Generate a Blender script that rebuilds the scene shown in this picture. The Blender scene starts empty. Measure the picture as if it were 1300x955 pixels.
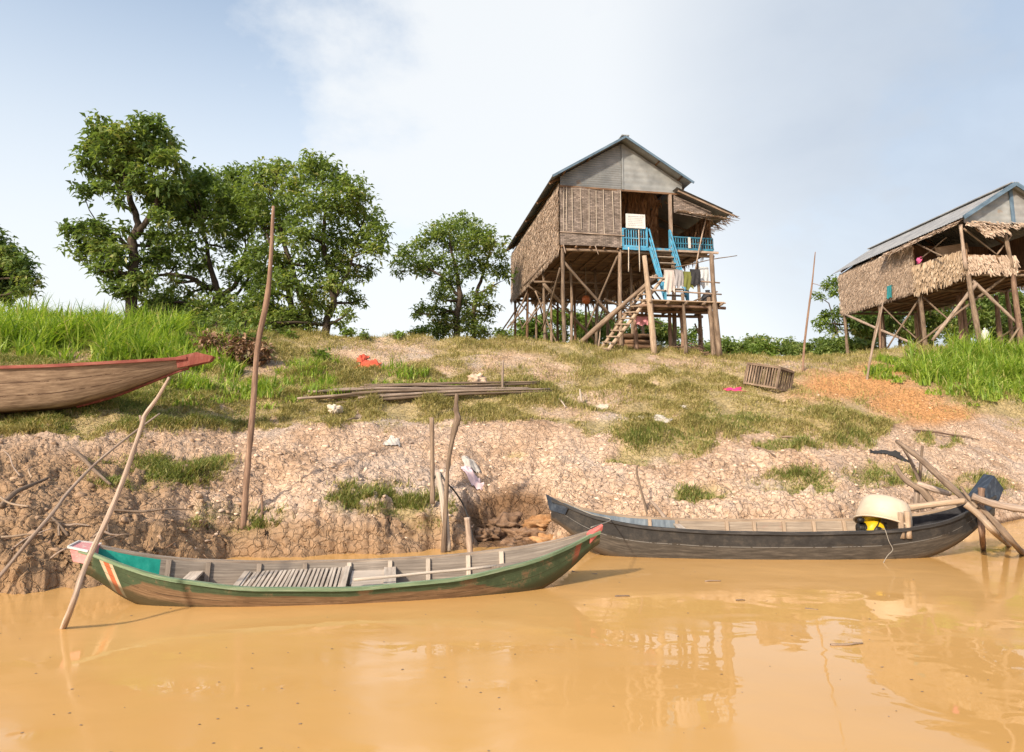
import bpy, math, random
import numpy as np
from mathutils import Vector, Matrix
rnd = random.Random(7)
rng = np.random.default_rng(11)
scene = bpy.context.scene
COL = scene.collection
# ------------------------------------------------------------------ camera model
FP, CX, CY, HZ, CH = 867., 650., 432.5, 550., 1.8
PITCH = math.atan((HZ-CY)/FP)
FW = np.array([0, math.cos(PITCH), math.sin(PITCH)])
UP = np.array([0, -math.sin(PITCH), math.cos(PITCH)])
RT = np.array([1., 0, 0])
CAM = np.array([0, 0, CH])
def ray(x, y): return FW*FP + RT*(x-CX) + UP*(CY-y)
def at(x, y, Y):
    d = ray(x, y); return Vector(CAM + d*(Y/d[1]))
def atz(x, y, z):
    d = ray(x, y); return Vector(CAM + d*((z-CH)/d[2]))
cd = bpy.data.cameras.new('camera'); cam = bpy.data.objects.new('camera', cd); COL.objects.link(cam)
cam.location = CAM; cam.rotation_euler = (math.pi/2+PITCH, 0, 0)
cd.lens = 36*FP/1300; cd.sensor_width = 36; cd.sensor_fit = 'HORIZONTAL'; cd.shift_y = -45/1300
cd.clip_end = 5000; cd.clip_start = .05
scene.camera = cam
# ------------------------------------------------------------------ object helpers
def tag(o, label=None, cat=None, group=None, kind=None):
    if label: o['label'] = label
    if cat: o['category'] = cat
    if group: o['group'] = group
    if kind: o['kind'] = kind
    return o
def empty(name, loc, rz=0, rot=None):
    o = bpy.data.objects.new(name, None); COL.objects.link(o)
    o.location = loc; o.rotation_euler = rot if rot else (0, 0, rz); o.empty_display_size = .3
    return o
def np_mesh(name, V, T, mat, parent=None, attrs=None, uv=None, smooth=False):
    """triangles or quads from numpy arrays"""
    me = bpy.data.meshes.new(name)
    V = np.asarray(V, np.float32); T = np.asarray(T, np.int32); k = T.shape[1]
    me.vertices.add(len(V)); me.vertices.foreach_set('co', V.ravel())
    me.loops.add(T.size); me.loops.foreach_set('vertex_index', T.ravel())
    me.polygons.add(len(T)); me.polygons.foreach_set('loop_start', np.arange(0, T.size, k, dtype=np.int32))
    me.polygons.foreach_set('loop_total', np.full(len(T), k, np.int32))
    me.update(calc_edges=True)
    if uv is not None:
        l = me.uv_layers.new(name='UVMap'); l.data.foreach_set('uv', np.asarray(uv, np.float32)[T.ravel()].ravel())
    for n, a in (attrs or {}).items():
        at_ = me.attributes.new(n, 'FLOAT', 'POINT'); at_.data.foreach_set('value', np.asarray(a, np.float32))
    if smooth: me.polygons.foreach_set('use_smooth', np.ones(len(T), bool))
    me.materials.append(mat)
    o = bpy.data.objects.new(name, me); COL.objects.link(o)
    if parent: o.parent = parent
    return o
class MB:
    """collects boxes, logs, sheets; build() links ONE mesh"""
    def __init__(s): s.V = []; s.F = []; s.U = []; s.R = []; s.S = []
    def add(s, vs, fs, uvs=None, r=None, smooth=False):
        b = len(s.V); r = rnd.random() if r is None else r
        s.V += [tuple(v) for v in vs]; s.R += [r]*len(vs)
        for i, f in enumerate(fs):
            s.F.append([b+k for k in f]); s.S.append(smooth)
            s.U.append(uvs[i] if uvs else [(vs[k][0]+vs[k][1], vs[k][2]) for k in f])
    def beam(s, p0, p1, w, h=None, up=(0, 0, 1), r=None):
        """box between two points, w across, h along up"""
        h = w if h is None else h
        p0 = Vector(p0); p1 = Vector(p1); d = (p1-p0); L = d.length; d = d/L; up = Vector(up)
        if abs(d.dot(up)) > .98: up = Vector((0, 1, 0))
        x = d.cross(up).normalized(); z = x.cross(d)
        vs = [p+x*(a*w/2)+z*(b*h/2) for p in (p0, p1) for a, b in ((-1, -1), (1, -1), (1, 1), (-1, 1))]
        fs = [(0, 1, 2, 3), (7, 6, 5, 4)]; o = rnd.random()*20
        uv = [[(o, o), (o+w, o), (o+w, o+h), (o, o+h)]]*2; acc = 0
        for k in range(4):
            j = (k+1) % 4; e = w if k % 2 == 0 else h
            fs.append((k, k+4, j+4, j)); uv.append([(o+acc, o), (o+acc, o+L), (o+acc+e, o+L), (o+acc+e, o)]); acc += e
        s.add(vs, fs, uv, r)
    def box(s, c, sx, sy, sz, r=None):
        c = Vector(c); s.beam(c-Vector((sx/2, 0, 0)), c+Vector((sx/2, 0, 0)), sy, sz, r=r)
    def tube(s, pts, rad, n=7, r=None, cap=True, smooth=True):
        pts = [Vector(p) for p in pts]; m = len(pts); vs = []; fs = []; uv = []; o = rnd.random()*20; L = [0]
        for i in range(1, m): L.append(L[-1]+(pts[i]-pts[i-1]).length)
        ref = None
        for i in range(m):
            d = (pts[min(i+1, m-1)]-pts[max(i-1, 0)]).normalized()
            if ref is None: ref = Vector((0, 0, 1)) if abs(d.z) < .8 else Vector((0, 1, 0))
            x = d.cross(ref)
            if x.length < 1e-4: x = d.cross(Vector((1, .3, 0)))
            x.normalize(); y = d.cross(x); ref = (ref-d*ref.dot(d)); ref = ref.normalized() if ref.length > .05 else y
            ri = rad[i] if hasattr(rad, '__len__') else rad
            for k in range(n):
                a = 2*math.pi*k/n; vs.append(pts[i]+x*math.cos(a)*ri+y*math.sin(a)*ri)
        for i in range(m-1):
            for k in range(n):
                j = (k+1) % n; fs.append((i*n+k, i*n+j, (i+1)*n+j, (i+1)*n+k))
                uv.append([(o+k*.05, o+L[i]), (o+(k+1)*.05, o+L[i]), (o+(k+1)*.05, o+L[i+1]), (o+k*.05, o+L[i+1])])
        if cap:
            fs.append(tuple(range(n-1, -1, -1))); uv.append([(o+.02*math.cos(k), o+.02*math.sin(k)) for k in range(n)])
            fs.append(tuple((m-1)*n+k for k in range(n))); uv.append([(o+.02*math.cos(k), o+.02*math.sin(k)) for k in range(n)])
        s.add(vs, fs, uv, r, smooth)
    def log(s, p0, p1, r0, r1=None, bend=.03, seg=7, n=8, knob=.12, r=None):
        p0 = Vector(p0); p1 = Vector(p1); r1 = r0*.8 if r1 is None else r1; L = (p1-p0).length
        d = (p1-p0).normalized(); x = d.cross(Vector((.3, .9, .2))).normalized(); y = d.cross(x)
        a, b, c, e = [rnd.uniform(-1, 1) for _ in range(4)]; f1 = rnd.uniform(.7, 1.6)
        P = []; R = []
        for i in range(seg+1):
            t = i/seg; w = math.sin(math.pi*t)
            P.append(p0+(p1-p0)*t + x*(L*bend*(a*w+.5*c*math.sin(f1*2*math.pi*t)*w)) + y*(L*bend*(b*w+.5*e*math.sin(f1*2.6*math.pi*t)*w)))
            R.append((r0+(r1-r0)*t)*(1+rnd.uniform(-knob, knob)))
        s.tube(P, R, n, r)
    def grid(s, fn, nu, nv, r=None, smooth=True, uvf=None):
        vs = [fn(i/nu, j/nv) for j in range(nv+1) for i in range(nu+1)]; fs = []; uv = []
        for j in range(nv):
            for i in range(nu):
                q = (j*(nu+1)+i, j*(nu+1)+i+1, (j+1)*(nu+1)+i+1, (j+1)*(nu+1)+i); fs.append(q)
                if uvf: uv.append([uvf(a/nu, b/nv) for a, b in ((i, j), (i+1, j), (i+1, j+1), (i, j+1))])
        s.add(vs, fs, uv if uvf else None, r, smooth)
    def lathe(s, prof, n=20, M=None, r=None):
        M = M or Matrix(); vs = []; fs = []; m = len(prof)
        for (ra, z) in prof:
            for k in range(n):
                a = 2*math.pi*k/n; vs.append(M @ Vector((ra*math.cos(a), ra*math.sin(a), z)))
        for i in range(m-1):
            for k in range(n): fs.append((i*n+k, i*n+(k+1) % n, (i+1)*n+(k+1) % n, (i+1)*n+k))
        s.add(vs, fs, None, r, True)
    def prism(s, poly, off, r=None):
        """extrude a planar polygon by vector off"""
        n = len(poly); P = [Vector(p) for p in poly]; off = Vector(off); vs = P+[p+off for p in P]
        fs = [tuple(range(n-1, -1, -1)), tuple(range(n, 2*n))]+[(k, (k+1) % n, (k+1) % n+n, k+n) for k in range(n)]
        s.add(vs, fs, None, r)
    def build(s, name, mat, parent=None):
        me = bpy.data.meshes.new(name); me.from_pydata(s.V, [], s.F)
        l = me.uv_layers.new(name='UVMap'); l.data.foreach_set('uv', np.array([c for u in s.U for c in u], np.float32).ravel())
        a = me.attributes.new('rnd', 'FLOAT', 'POINT'); a.data.foreach_set('value', np.array(s.R, np.float32))
        me.polygons.foreach_set('use_smooth', np.array(s.S, bool)); me.materials.append(mat)
        o = bpy.data.objects.new(name, me); COL.objects.link(o)
        if parent: o.parent = parent
        return o
# ------------------------------------------------------------------ numpy noise
def _h(i, j, s):
    n = (i.astype(np.int64)*374761393 + j.astype(np.int64)*668265263 + s*974711) & 0x7fffffff
    n = ((n ^ (n >> 13))*1274126177) & 0x7fffffff
    n = ((n ^ (n >> 16))*1103515245) & 0x7fffffff
    return ((n ^ (n >> 15)) & 0xffffff)/float(0xffffff)
def vnoise(x, y, s=0):
    xi = np.floor(x); yi = np.floor(y); fx = x-xi; fy = y-yi; fx = fx*fx*(3-2*fx); fy = fy*fy*(3-2*fy)
    a = _h(xi, yi, s); b = _h(xi+1, yi, s); c = _h(xi, yi+1, s); d = _h(xi+1, yi+1, s)
    return (a*(1-fx)+b*fx)*(1-fy)+(c*(1-fx)+d*fx)*fy
def fbm(x, y, s=0, o=4):
    t = 0; a = .5
    for k in range(o): t = t+a*(vnoise(x, y, s+k*17)*2-1); x = x*2.03+5.1; y = y*2.03+1.7; a *= .5
    return t
def worley(x, y, s=0):
    xi = np.floor(x); yi = np.floor(y); f1 = np.full(x.shape, 9.); f2 = f1.copy(); idv = np.zeros(x.shape)
    for di in (-1, 0, 1):
        for dj in (-1, 0, 1):
            cx = xi+di; cy = yi+dj; px = cx+_h(cx, cy, s); py = cy+_h(cx, cy, s+91); d = np.hypot(px-x, py-y)
            m = d < f1; f2 = np.where(m, f1, np.minimum(f2, d)); idv = np.where(m, _h(cx, cy, s+7), idv); f1 = np.where(m, d, f1)
    return f1, f2, idv
def sstep(a, b, x):
    t = np.clip((x-a)/(b-a), 0, 1); return t*t*(3-2*t)
# ------------------------------------------------------------------ materials
def newmat(name):
    m = bpy.data.materials.new(name); m.use_nodes = True; nt = m.node_tree
    for n in list(nt.nodes):
        if n.type not in ('OUTPUT_MATERIAL',): nt.nodes.remove(n)
    return m, nt, nt.nodes, nt.links, [n for n in nt.nodes if n.type == 'OUTPUT_MATERIAL'][0]
def N(ns, t, **kw):
    n = ns.new(t)
    for k, v in kw.items():
        if k in n.inputs: n.inputs[k].default_value = v
        else: setattr(n, k, v)
    return n
def ramp(ns, stops):
    n = ns.new('ShaderNodeValToRGB'); e = n.color_ramp.elements
    while len(e) < len(stops): e.new(.5)
    for el, (p, c) in zip(e, stops): el.position = p; el.color = (*c, 1) if len(c) == 3 else c
    return n
def math_(ns, ls, op, a, b=None, clamp=False):
    n = ns.new('ShaderNodeMath'); n.operation = op; n.use_clamp = clamp
    for i, v in enumerate((a, b)):
        if v is None: continue
        if hasattr(v, 'links'): ls.new(v, n.inputs[i])
        else: n.inputs[i].default_value = v
    return n.outputs[0]
def mixc(ns, ls, fac, a, b, mode='MIX'):
    n = ns.new('ShaderNodeMix'); n.data_type = 'RGBA'; n.blend_type = mode
    for inp, v in ((n.inputs['Factor'], fac), (n.inputs['A'], a), (n.inputs['B'], b)):
        if hasattr(v, 'links'): ls.new(v, inp)
        else: inp.default_value = v if isinstance(v, (int, float)) else (*v, 1)
    return n.outputs['Result']
def grain(name, c1, c2, c3, scale=(30, 3, 30), coord='UV', rough=.85, bump=.3, var=.35, metal=0, dirt=None, nscale=1.):
    """noise material: stretched grain, per-piece brightness, blotches"""
    m, nt, ns, ls, out = newmat(name)
    tc = N(ns, 'ShaderNodeTexCoord'); mp = N(ns, 'ShaderNodeMapping'); mp.inputs['Scale'].default_value = scale
    ls.new(tc.outputs[coord], mp.inputs[0])
    nz = N(ns, 'ShaderNodeTexNoise', Scale=nscale, Detail=6., Roughness=.65); ls.new(mp.outputs[0], nz.inputs[0])
    rp = ramp(ns, [(.3, c1), (.52, c2), (.72, c3)]); ls.new(nz.outputs[0], rp.inputs[0])
    nb = N(ns, 'ShaderNodeTexNoise', Scale=2.2, Detail=3.); ls.new(tc.outputs['Object'], nb.inputs[0])
    att = N(ns, 'ShaderNodeAttribute', attribute_name='rnd')
    v = math_(ns, ls, 'MULTIPLY_ADD', att.outputs['Fac'], var); ns[-1].inputs[2].default_value = 1-var*.5
    v2 = math_(ns, ls, 'MULTIPLY_ADD', nb.outputs[0], .7); ns[-1].inputs[2].default_value = .65
    vv = math_(ns, ls, 'MULTIPLY', v, v2)
    hs = N(ns, 'ShaderNodeHueSaturation'); ls.new(rp.outputs[0], hs.inputs['Color']); ls.new(vv, hs.inputs['Value'])
    colr = hs.outputs[0]
    if dirt:
        nd = N(ns, 'ShaderNodeTexNoise', Scale=dirt[1], Detail=5., Roughness=.7); ls.new(tc.outputs['Object'], nd.inputs[0])
        rd = ramp(ns, [(dirt[2], (0, 0, 0)), (dirt[2]+.12, (1, 1, 1))]); ls.new(nd.outputs[0], rd.inputs[0])
        colr = mixc(ns, ls, rd.outputs[0], colr, dirt[0])
    p = N(ns, 'ShaderNodeBsdfPrincipled', Roughness=rough, Metallic=metal); p.inputs['Specular IOR Level'].default_value = .3
    ls.new(colr, p.inputs['Base Color'])
    if bump:
        b = N(ns, 'ShaderNodeBump', Strength=bump, Distance=.02); ls.new(nz.outputs[0], b.inputs['Height']); ls.new(b.outputs[0], p.inputs['Normal'])
    ls.new(p.outputs[0], out.inputs[0]); return m
def leafmat(name, stops, trans=.35, rough=.5, tw=None, hue2=None):
    m, nt, ns, ls, out = newmat(name)
    att = N(ns, 'ShaderNodeAttribute', attribute_name='rnd'); rp = ramp(ns, stops); ls.new(att.outputs['Fac'], rp.inputs[0])
    p = N(ns, 'ShaderNodeBsdfPrincipled', Roughness=rough); p.inputs['Specular IOR Level'].default_value = .35
    ls.new(rp.outputs[0], p.inputs['Base Color'])
    t = N(ns, 'ShaderNodeBsdfTranslucent'); c = mixc(ns, ls, 1., rp.outputs[0], tw or (1.3, 1.35, .6), 'MULTIPLY'); ls.new(c, t.inputs[0])
    mx = N(ns, 'ShaderNodeMixShader'); mx.inputs[0].default_value = trans
    ls.new(p.outputs[0], mx.inputs[1]); ls.new(t.outputs[0], mx.inputs[2]); ls.new(mx.outputs[0], out.inputs[0]); return m
M = {}
M['log'] = grain('weathered_log', (.09, .06, .042), (.2, .145, .105), (.34, .26, .195), (22, 2.5, 22), var=.5)
M['greylog'] = grain('grey_driftwood', (.15, .105, .08), (.32, .245, .195), (.5, .41, .34), (24, 2.5, 24), var=.35)
M['redlog'] = grain('red_brown_log', (.1, .06, .04), (.22, .14, .1), (.35, .24, .17), (22, 2.5, 22), var=.4)
M['plank'] = grain('weathered_plank', (.13, .1, .08), (.27, .22, .18), (.4, .34, .28), (40, 2., 40), var=.45)
M['tanplank'] = grain('tan_plank', (.2, .14, .095), (.36, .27, .195), (.5, .39, .29), (40, 2., 40), var=.3)
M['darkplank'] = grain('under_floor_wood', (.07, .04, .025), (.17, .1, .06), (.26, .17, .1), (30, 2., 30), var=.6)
M['thatch'] = leafmat('palm_thatch', [(0, (.26, .185, .135)), (.3, (.4, .3, .225)), (.65, (.52, .405, .315)), (1, (.63, .52, .42))], .12, .75, (1, .9, .75))
M['thatchgold'] = leafmat('golden_thatch', [(0, (.26, .18, .115)), (.35, (.43, .315, .21)), (.7, (.55, .425, .305)), (1, (.65, .53, .41))], .12, .75, (1, .9, .75))
M['thatchback'] = grain('thatch_backing', (.12, .07, .04), (.24, .15, .09), (.33, .22, .14), (6, 40, 30), 'Object', bump=.6)
M['bluepaint'] = grain('blue_paint', (.04, .18, .31), (.07, .29, .47), (.14, .38, .55), (10, 3, 10), rough=.7, bump=.2, var=.25, dirt=((.24, .22, .2), 7., .55))
M['bluetrim'] = grain('blue_trim', (.06, .1, .15), (.1, .16, .23), (.16, .23, .3), (8, 2, 8), rough=.6, bump=.1, var=.15)
M['white'] = grain('white_paint', (.48, .48, .47), (.57, .57, .56), (.63, .63, .62), (4, 4, 4), rough=.6, bump=0, var=.05)
M['greyink'] = grain('grey_lettering', (.12, .14, .19), (.16, .18, .23), (.2, .22, .27), (4, 4, 4), rough=.7, bump=0, var=.05)
M['bark'] = grain('tree_bark', (.025, .018, .013), (.06, .044, .033), (.12, .09, .068), (25, 4, 25), bump=.8, var=.2)
M['darkcloth'] = grain('charcoal_cloth', (.02, .02, .022), (.035, .035, .04), (.05, .05, .055), (8, 8, 8), rough=.95, bump=.2)
def cloth(name, c, v=.12): 
    return grain(name, tuple(x*(1-v) for x in c), c, tuple(min(1, x*(1+v)) for x in c), (6, 6, 6), rough=.95, bump=.2, var=.1)
# corrugated sheet metal
def metal_sheet(name, c1, c2, c3, rust=None):
    return grain(name, c1, c2, c3, (1.2, 1.2, 1.2), 'Object', rough=.55, bump=.05, var=.2, metal=.25, dirt=rust)
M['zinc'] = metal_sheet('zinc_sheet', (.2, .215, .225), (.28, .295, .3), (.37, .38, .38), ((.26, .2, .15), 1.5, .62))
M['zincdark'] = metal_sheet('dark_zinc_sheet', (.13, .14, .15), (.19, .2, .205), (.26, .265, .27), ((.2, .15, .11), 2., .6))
M['roofgrey'] = metal_sheet('grey_roof_sheet', (.22, .225, .235), (.3, .305, .31), (.38, .38, .38), ((.36, .31, .26), 1., .62))
# ------------------------------------------------------------------ terrain
CTRL = {  # azimuth column (px) -> profile [(Y, z)]
 -700: [(7.2, 0), (7.6, .45), (10, 1.25), (12, 1.9), (13.3, 2.25), (17, 3.5), (20, 4.5), (24, 5.6), (30, 6.1)],
 0: [(8, 0), (8.3, .4), (10.2, 1.2), (12, 1.85), (12.6, 2.16), (14, 2.3), (17, 3.45), (20, 4.5), (24, 5.65), (30, 6.1)],
 150: [(8.5, 0), (8.8, .38), (10.7, 1.15), (12.2, 1.82), (13, 2.2), (14.2, 2.36), (17.3, 3.4), (20.5, 4.5), (24, 5.6), (30, 6.0)],
 230: [(9.3, 0), (9.6, .4), (11.3, 1.1), (13, 1.83), (14.3, 2.3), (17.8, 3.42), (21.2, 4.65), (25, 5.65), (30, 5.9)],
 310: [(10.35, 0), (10.6, .36), (12, 1.1), (13.8, 1.8), (16, 2.54), (18.5, 3.5), (22, 4.84), (26, 5.65), (30, 5.8)],
 430: [(10.6, 0), (10.85, .62), (11.3, .75), (14, 1.88), (17, 2.78), (20, 3.72), (24, 5.15), (27, 5.35)],
 550: [(10.95, 0), (11.2, .48), (14.5, 1.88), (17.5, 2.7), (20, 3.62), (24, 5.05), (27, 5.25)],
 590: [(11, 0), (11.3, .45), (14.6, 1.88), (17.6, 2.7), (20, 3.6), (24, 5.0), (27, 5.2)],
 606: [(11.2, 0), (12.05, .05), (12.2, .58), (14.7, 1.88), (17.7, 2.7), (20.3, 3.6), (24, 4.98), (27, 5.15)],
 640: [(11.3, 0), (12.4, .06), (12.55, .62), (14.8, 1.88), (17.8, 2.7), (20.5, 3.6), (24, 4.95), (27, 5.1)],
 690: [(11.3, 0), (12.2, .09), (12.38, .6), (14.8, 1.88), (17.9, 2.75), (20.7, 3.65), (24, 4.92), (27, 5.1)],
 708: [(11.4, 0), (11.7, .45), (14.8, 1.85), (18, 2.78), (21, 3.7), (24, 4.88), (27, 5.1)],
 760: [(11.5, 0), (11.8, .42), (14.8, 1.82), (18, 2.82), (21, 3.7), (24, 4.72), (26, 5.0), (30, 5.1)],
 830: [(11.5, 0), (11.8, .42), (14.7, 1.72), (18, 2.8), (21, 3.65), (23.6, 4.52), (26, 4.85), (30, 5.0)],
 900: [(11.5, 0), (11.8, .42), (14.6, 1.66), (18.2, 2.85), (21.5, 3.7), (24, 4.42), (27, 4.8), (32, 5.1)],
 1050: [(11.5, 0), (11.8, .4), (14, 1.38), (18, 2.66), (23, 3.95), (28, 4.85), (33, 5.45), (40, 5.6)],
 1150: [(12.6, 0), (12.9, .35), (16, 1.6), (19, 2.46), (23.5, 3.97), (28, 5.2), (34, 5.6)],
 1230: [(13.8, 0), (14.2, .28), (16.5, 1.15), (19.3, 2.15), (23, 3.55), (28, 5.3), (34, 5.6)],
 1300: [(15.2, 0), (15.6, .22), (17, .85), (19.5, 1.9), (22.5, 3.1), (28, 5.3), (34, 5.6)],
 2000: [(17, 0), (17.4, .3), (20, 1.5), (24, 3.1), (29, 5.2), (34, 5.6)],
}
YG = np.concatenate([np.arange(2, 40, .05), np.array([41, 45, 50, 60, 90, 200, 600, 4000])])
PG = np.arange(-2400, 3700, 4.)
_keys = sorted(CTRL)
_prof = []
for k in _keys:
    c = CTRL[k]; y = [2, c[0][0]-2.5, c[0][0]-.35]+[a for a, b in c]+[c[-1][0]+30, 4000]
    z = [-2.2, -1.2, -.22]+[b for a, b in c]+[c[-1][1]+.25, c[-1][1]+.3]
    _prof.append(np.interp(YG, y, z))
_prof = np.array(_prof)
TAB = np.array([np.interp(PG, _keys, _prof[:, j]) for j in range(len(YG))]).T   # [px, Y]
def base_z(px, Y):
    """bilinear lookup with a little wander"""
    w = .22*fbm(px*.02, Y*.5, 3, 3); w2 = .12*fbm(px*.06, Y*1.4, 8, 3)
    amt = np.clip((24-Y)/6, 0, 1); Yq = Y+(w+w2)*amt
    pi = np.clip((px-PG[0])/4., 0, len(PG)-1.001); i = pi.astype(int); f = pi-i
    yi = np.interp(Yq, YG, np.arange(len(YG))); yi = np.clip(yi, 0, len(YG)-1.001); j = yi.astype(int); g = yi-j
    return (TAB[i, j]*(1-f)+TAB[i+1, j]*f)*(1-g)+(TAB[i, j+1]*(1-f)+TAB[i+1, j+1]*f)*g
def proj(X, Y, Z):
    zz = Z-CH; dep = Y*FW[1]+zz*FW[2]; return CX+FP*X/dep, CY-FP*(Y*UP[1]+zz*UP[2])/dep
def ell(px, py, L, soft=.5):
    m = np.zeros(px.shape)
    for (x, y, a, b) in L: m = np.maximum(m, sstep(1+soft, 1-soft, np.hypot((px-x)/a, (py-y)/b)))
    return m
GREENP = [(130, 532, 150, 15), (270, 530, 60, 12), (195, 606, 80, 21), (235, 596, 52, 15), (478, 644, 58, 19), (305, 672, 56, 20), (535, 660, 34, 26), (850, 572, 55, 14), (800, 585, 30, 9), (890, 632, 36, 10), (1010, 622, 50, 16), (1195, 562, 28, 9),
          (1130, 612, 50, 12), (1240, 624, 48, 10), (1000, 570, 40, 10), (1080, 566, 30, 8), (940, 540, 50, 12), (655, 585, 10, 4)]
BARE = [(640, 462, 60, 14), (480, 448, 75, 16), (700, 478, 40, 14), (760, 508, 46, 12), (800, 470, 40, 8), (870, 462, 60, 6), (1000, 468, 75, 9), (1090, 492, 95, 22), (1150, 518, 60, 16), (330, 465, 40, 10),
        (230, 470, 30, 8), (100, 458, 60, 8), (720, 528, 30, 6), (770, 535, 34, 8), (560, 470, 30, 8), (1240, 540, 60, 10)]
ORANGE = [(1085, 492, 82, 22), (1150, 515, 50, 20), (1120, 470, 40, 8), (1190, 530, 50, 12)]
_bx = [-900, 0, 100, 200, 310, 430, 550, 640, 700, 760, 830, 900, 950, 1050, 1130, 1170, 1230, 1300, 2200]
_by = [552, 552, 560, 546, 541, 541, 540, 536, 534, 552, 582, 575, 548, 556, 552, 524, 530, 545, 545]
def covers(px, py):
    """grass cover, green share, orange soil, all 0..1, from where the ground lies on the slope"""
    nz = fbm(px*.035, py*.09, 21, 4); nz2 = fbm(px*.012, py*.03, 33, 3)
    yb = np.interp(px, _bx, _by)
    g = sstep(8, -8, py-yb+nz*22)
    hole = ell(px+nz*16, py+nz2*9, BARE, .45)
    g = g*(1-.85*hole)*sstep(-.62, -.3, nz+nz2*.5+.12)
    gp = ell(px+nz*22, py+nz2*12+nz*5, GREENP, .4)
    gp = gp*sstep(-.3, .0, nz+.1)
    green = np.clip(gp*.9+sstep(320, 180, px)*sstep(530, 500, py)+.25*sstep(0, .4, nz2), 0, 1)
    orange = ell(px+nz*14, py+nz2*8, ORANGE, .5)
    return np.maximum(g, gp)*(1-.85*orange), green, orange
def dome(X, Y):
    """grass hummocks"""
    f1, f2, idv = worley(X*1.15+.4*fbm(X*2, Y*2, 51, 2), Y*.95+.4*fbm(X*2, Y*2, 53, 2), 24); return np.clip(1-f1*1.35, 0, 1)**.65*(.35+.9*idv)
def relief(px, Y, X):
    """height of the bare slope, outward relief (hummocks and cracked clods), steepness, covers"""
    z0 = base_z(px, Y); e_ = .12; st = np.clip((base_z(px, Y+e_)-base_z(px, Y-e_))/(2*e_), 0, 4)
    qx, qy = proj(X, Y, z0); g, _, org = covers(qx, qy)
    near = np.clip((32-Y)/6, 0, 1); wet = sstep(-.05, .2, z0); S = .8*Y+1.2*z0   # S runs along the slope, also where it is steep
    d = near*wet*.11*fbm(X*.9, S*.8, 5, 4)
    mud = (1-g)*near*wet; low = sstep(2.0, .9, z0); hi = vnoise(X*.5, S*.5, 90)
    f1, f2, idv = worley(X*1.5+.35*fbm(X*2, S*2, 31, 2), S*1.5+.35*fbm(X*2, S*2, 32, 2), 66)
    d = d+mud*low*.075*((idv-.5)+.6*np.clip((f2-f1)*3, 0, 1))
    wx = X+.16*fbm(X*3, S*3, 61, 3); wy = S+.16*fbm(X*3, S*3, 71, 3)
    f1, f2, idv = worley(wx*3.6, wy*3.6, 4); e = np.clip((f2-f1)*3.2, 0, 1)
    d = d+mud*(.25+.75*low*(.4+.6*hi))*(.085*e**.4+.035*(idv-.5)*e)
    f1, f2, idv = worley(wx*8.5, wy*8.5, 14); e = np.clip((f2-f1)*2.5, 0, 1)
    d = d+mud*(.5+.5*(1-low))*(.03*e**.5+.03*(idv-.5)*e)
    f1, f2, idv = worley(wx*19, wy*19, 19); e = np.clip((f2-f1)*2.5, 0, 1)
    d = d+mud*org*.05*idv*e+mud*(.02*idv*e)*(.3+.9*vnoise(X*1.3, S*1.3, 95))
    d = d+g*near*wet*(.17*dome(X, Y)+.05*fbm(X*2.5, Y*2.5, 45, 3)-.02)
    return z0, d, st, g, org
def rough_z(px, Y, X):
    z0, d, st, g, org = relief(px, Y, X); return z0+d*np.sqrt(1+st*st)*(st < .9)+d*.3*(st >= .9), g, org, z0
def gz(X, Y):
    """ground height under a point"""
    X = np.array([float(X)]); Y = np.array([float(Y)])
    if Y[0] < 29.5: return float(grid_at(Zg, CX+FP*X/Y, Y)[0])
    return float(rough_z(CX+FP*X/Y, Y, X)[0][0])
def gp(px, py, lift=0.):
    """ground point seen at a pixel"""
    d = ray(px, py); t = np.arange(6.5, 45, .1); P = CAM[None]+d[None]*(t[:, None]/d[1])
    b = P[:, 2] <= base_z(CX+FP*P[:, 0]/P[:, 1], P[:, 1]); c = t[np.argmax(b)] if b.any() else 44.
    t = np.arange(max(6.5, c-1.2), c+1., .02); P = CAM[None]+d[None]*(t[:, None]/d[1])
    q = CX+FP*P[:, 0]/P[:, 1]; z = grid_at(Zg, q, P[:, 1]) if P[-1, 1] < 29.5 else rough_z(q, P[:, 1], P[:, 0])[0]
    k = np.argmax(P[:, 2] <= z); 
    if P[k, 2] > z[k]: k = len(t)-1
    return Vector((P[k, 0], P[k, 1], z[k]+lift))
cols = np.concatenate([np.array([-2300, -2000, -1700, -1400, -1150, -950, -800, -650, -500, -400, -320, -250, -190, -140, -100]), np.arange(-70, 1371, 1.7), np.array([1400, 1440, 1490, 1550, 1620, 1700, 1800, 1900, 2050, 2200, 2400, 2700, 3100, 3600])])
yw = np.interp(cols, _keys, [CTRL[k][0][0] for k in _keys])          # water's edge of each column: rows bunch up on the steep lip
t1 = np.concatenate([np.linspace(0, .9, 14)[:-1], ]); off = np.concatenate([np.arange(-.5, 1.75, .0145)])
t2 = np.linspace(0, 1, 330)[1:]**1.12
near_ = yw[None]+off[:, None]; first = 2+(yw[None]-.5-2)*np.linspace(0, 1, 12)[:-1, None]; mid_ = near_[-1:]+(30-near_[-1:])*t2[:, None]
far_ = np.repeat(np.concatenate([30*1.06**np.arange(1, 18), np.array([100, 130, 170, 230, 320, 500, 900, 1600, 3500])])[:, None], len(cols), 1)
Yg = np.concatenate([first, near_, mid_, far_]); PXg = np.repeat(cols[None], len(Yg), 0); Xg = (PXg-CX)/FP*Yg
Z0g, Dg, Sg, Gg, Og = relief(PXg, Yg, Xg)
nz_ = 1/np.sqrt(1+Sg*Sg); Zg = Z0g+Dg*np.where(Sg < .9, 1/nz_, nz_+0*Sg); YgD = Yg-Dg*Sg*nz_*(Sg >= .9)   # steep faces bulge outward, gentle ones upward
nr, nc = PXg.shape
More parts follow.
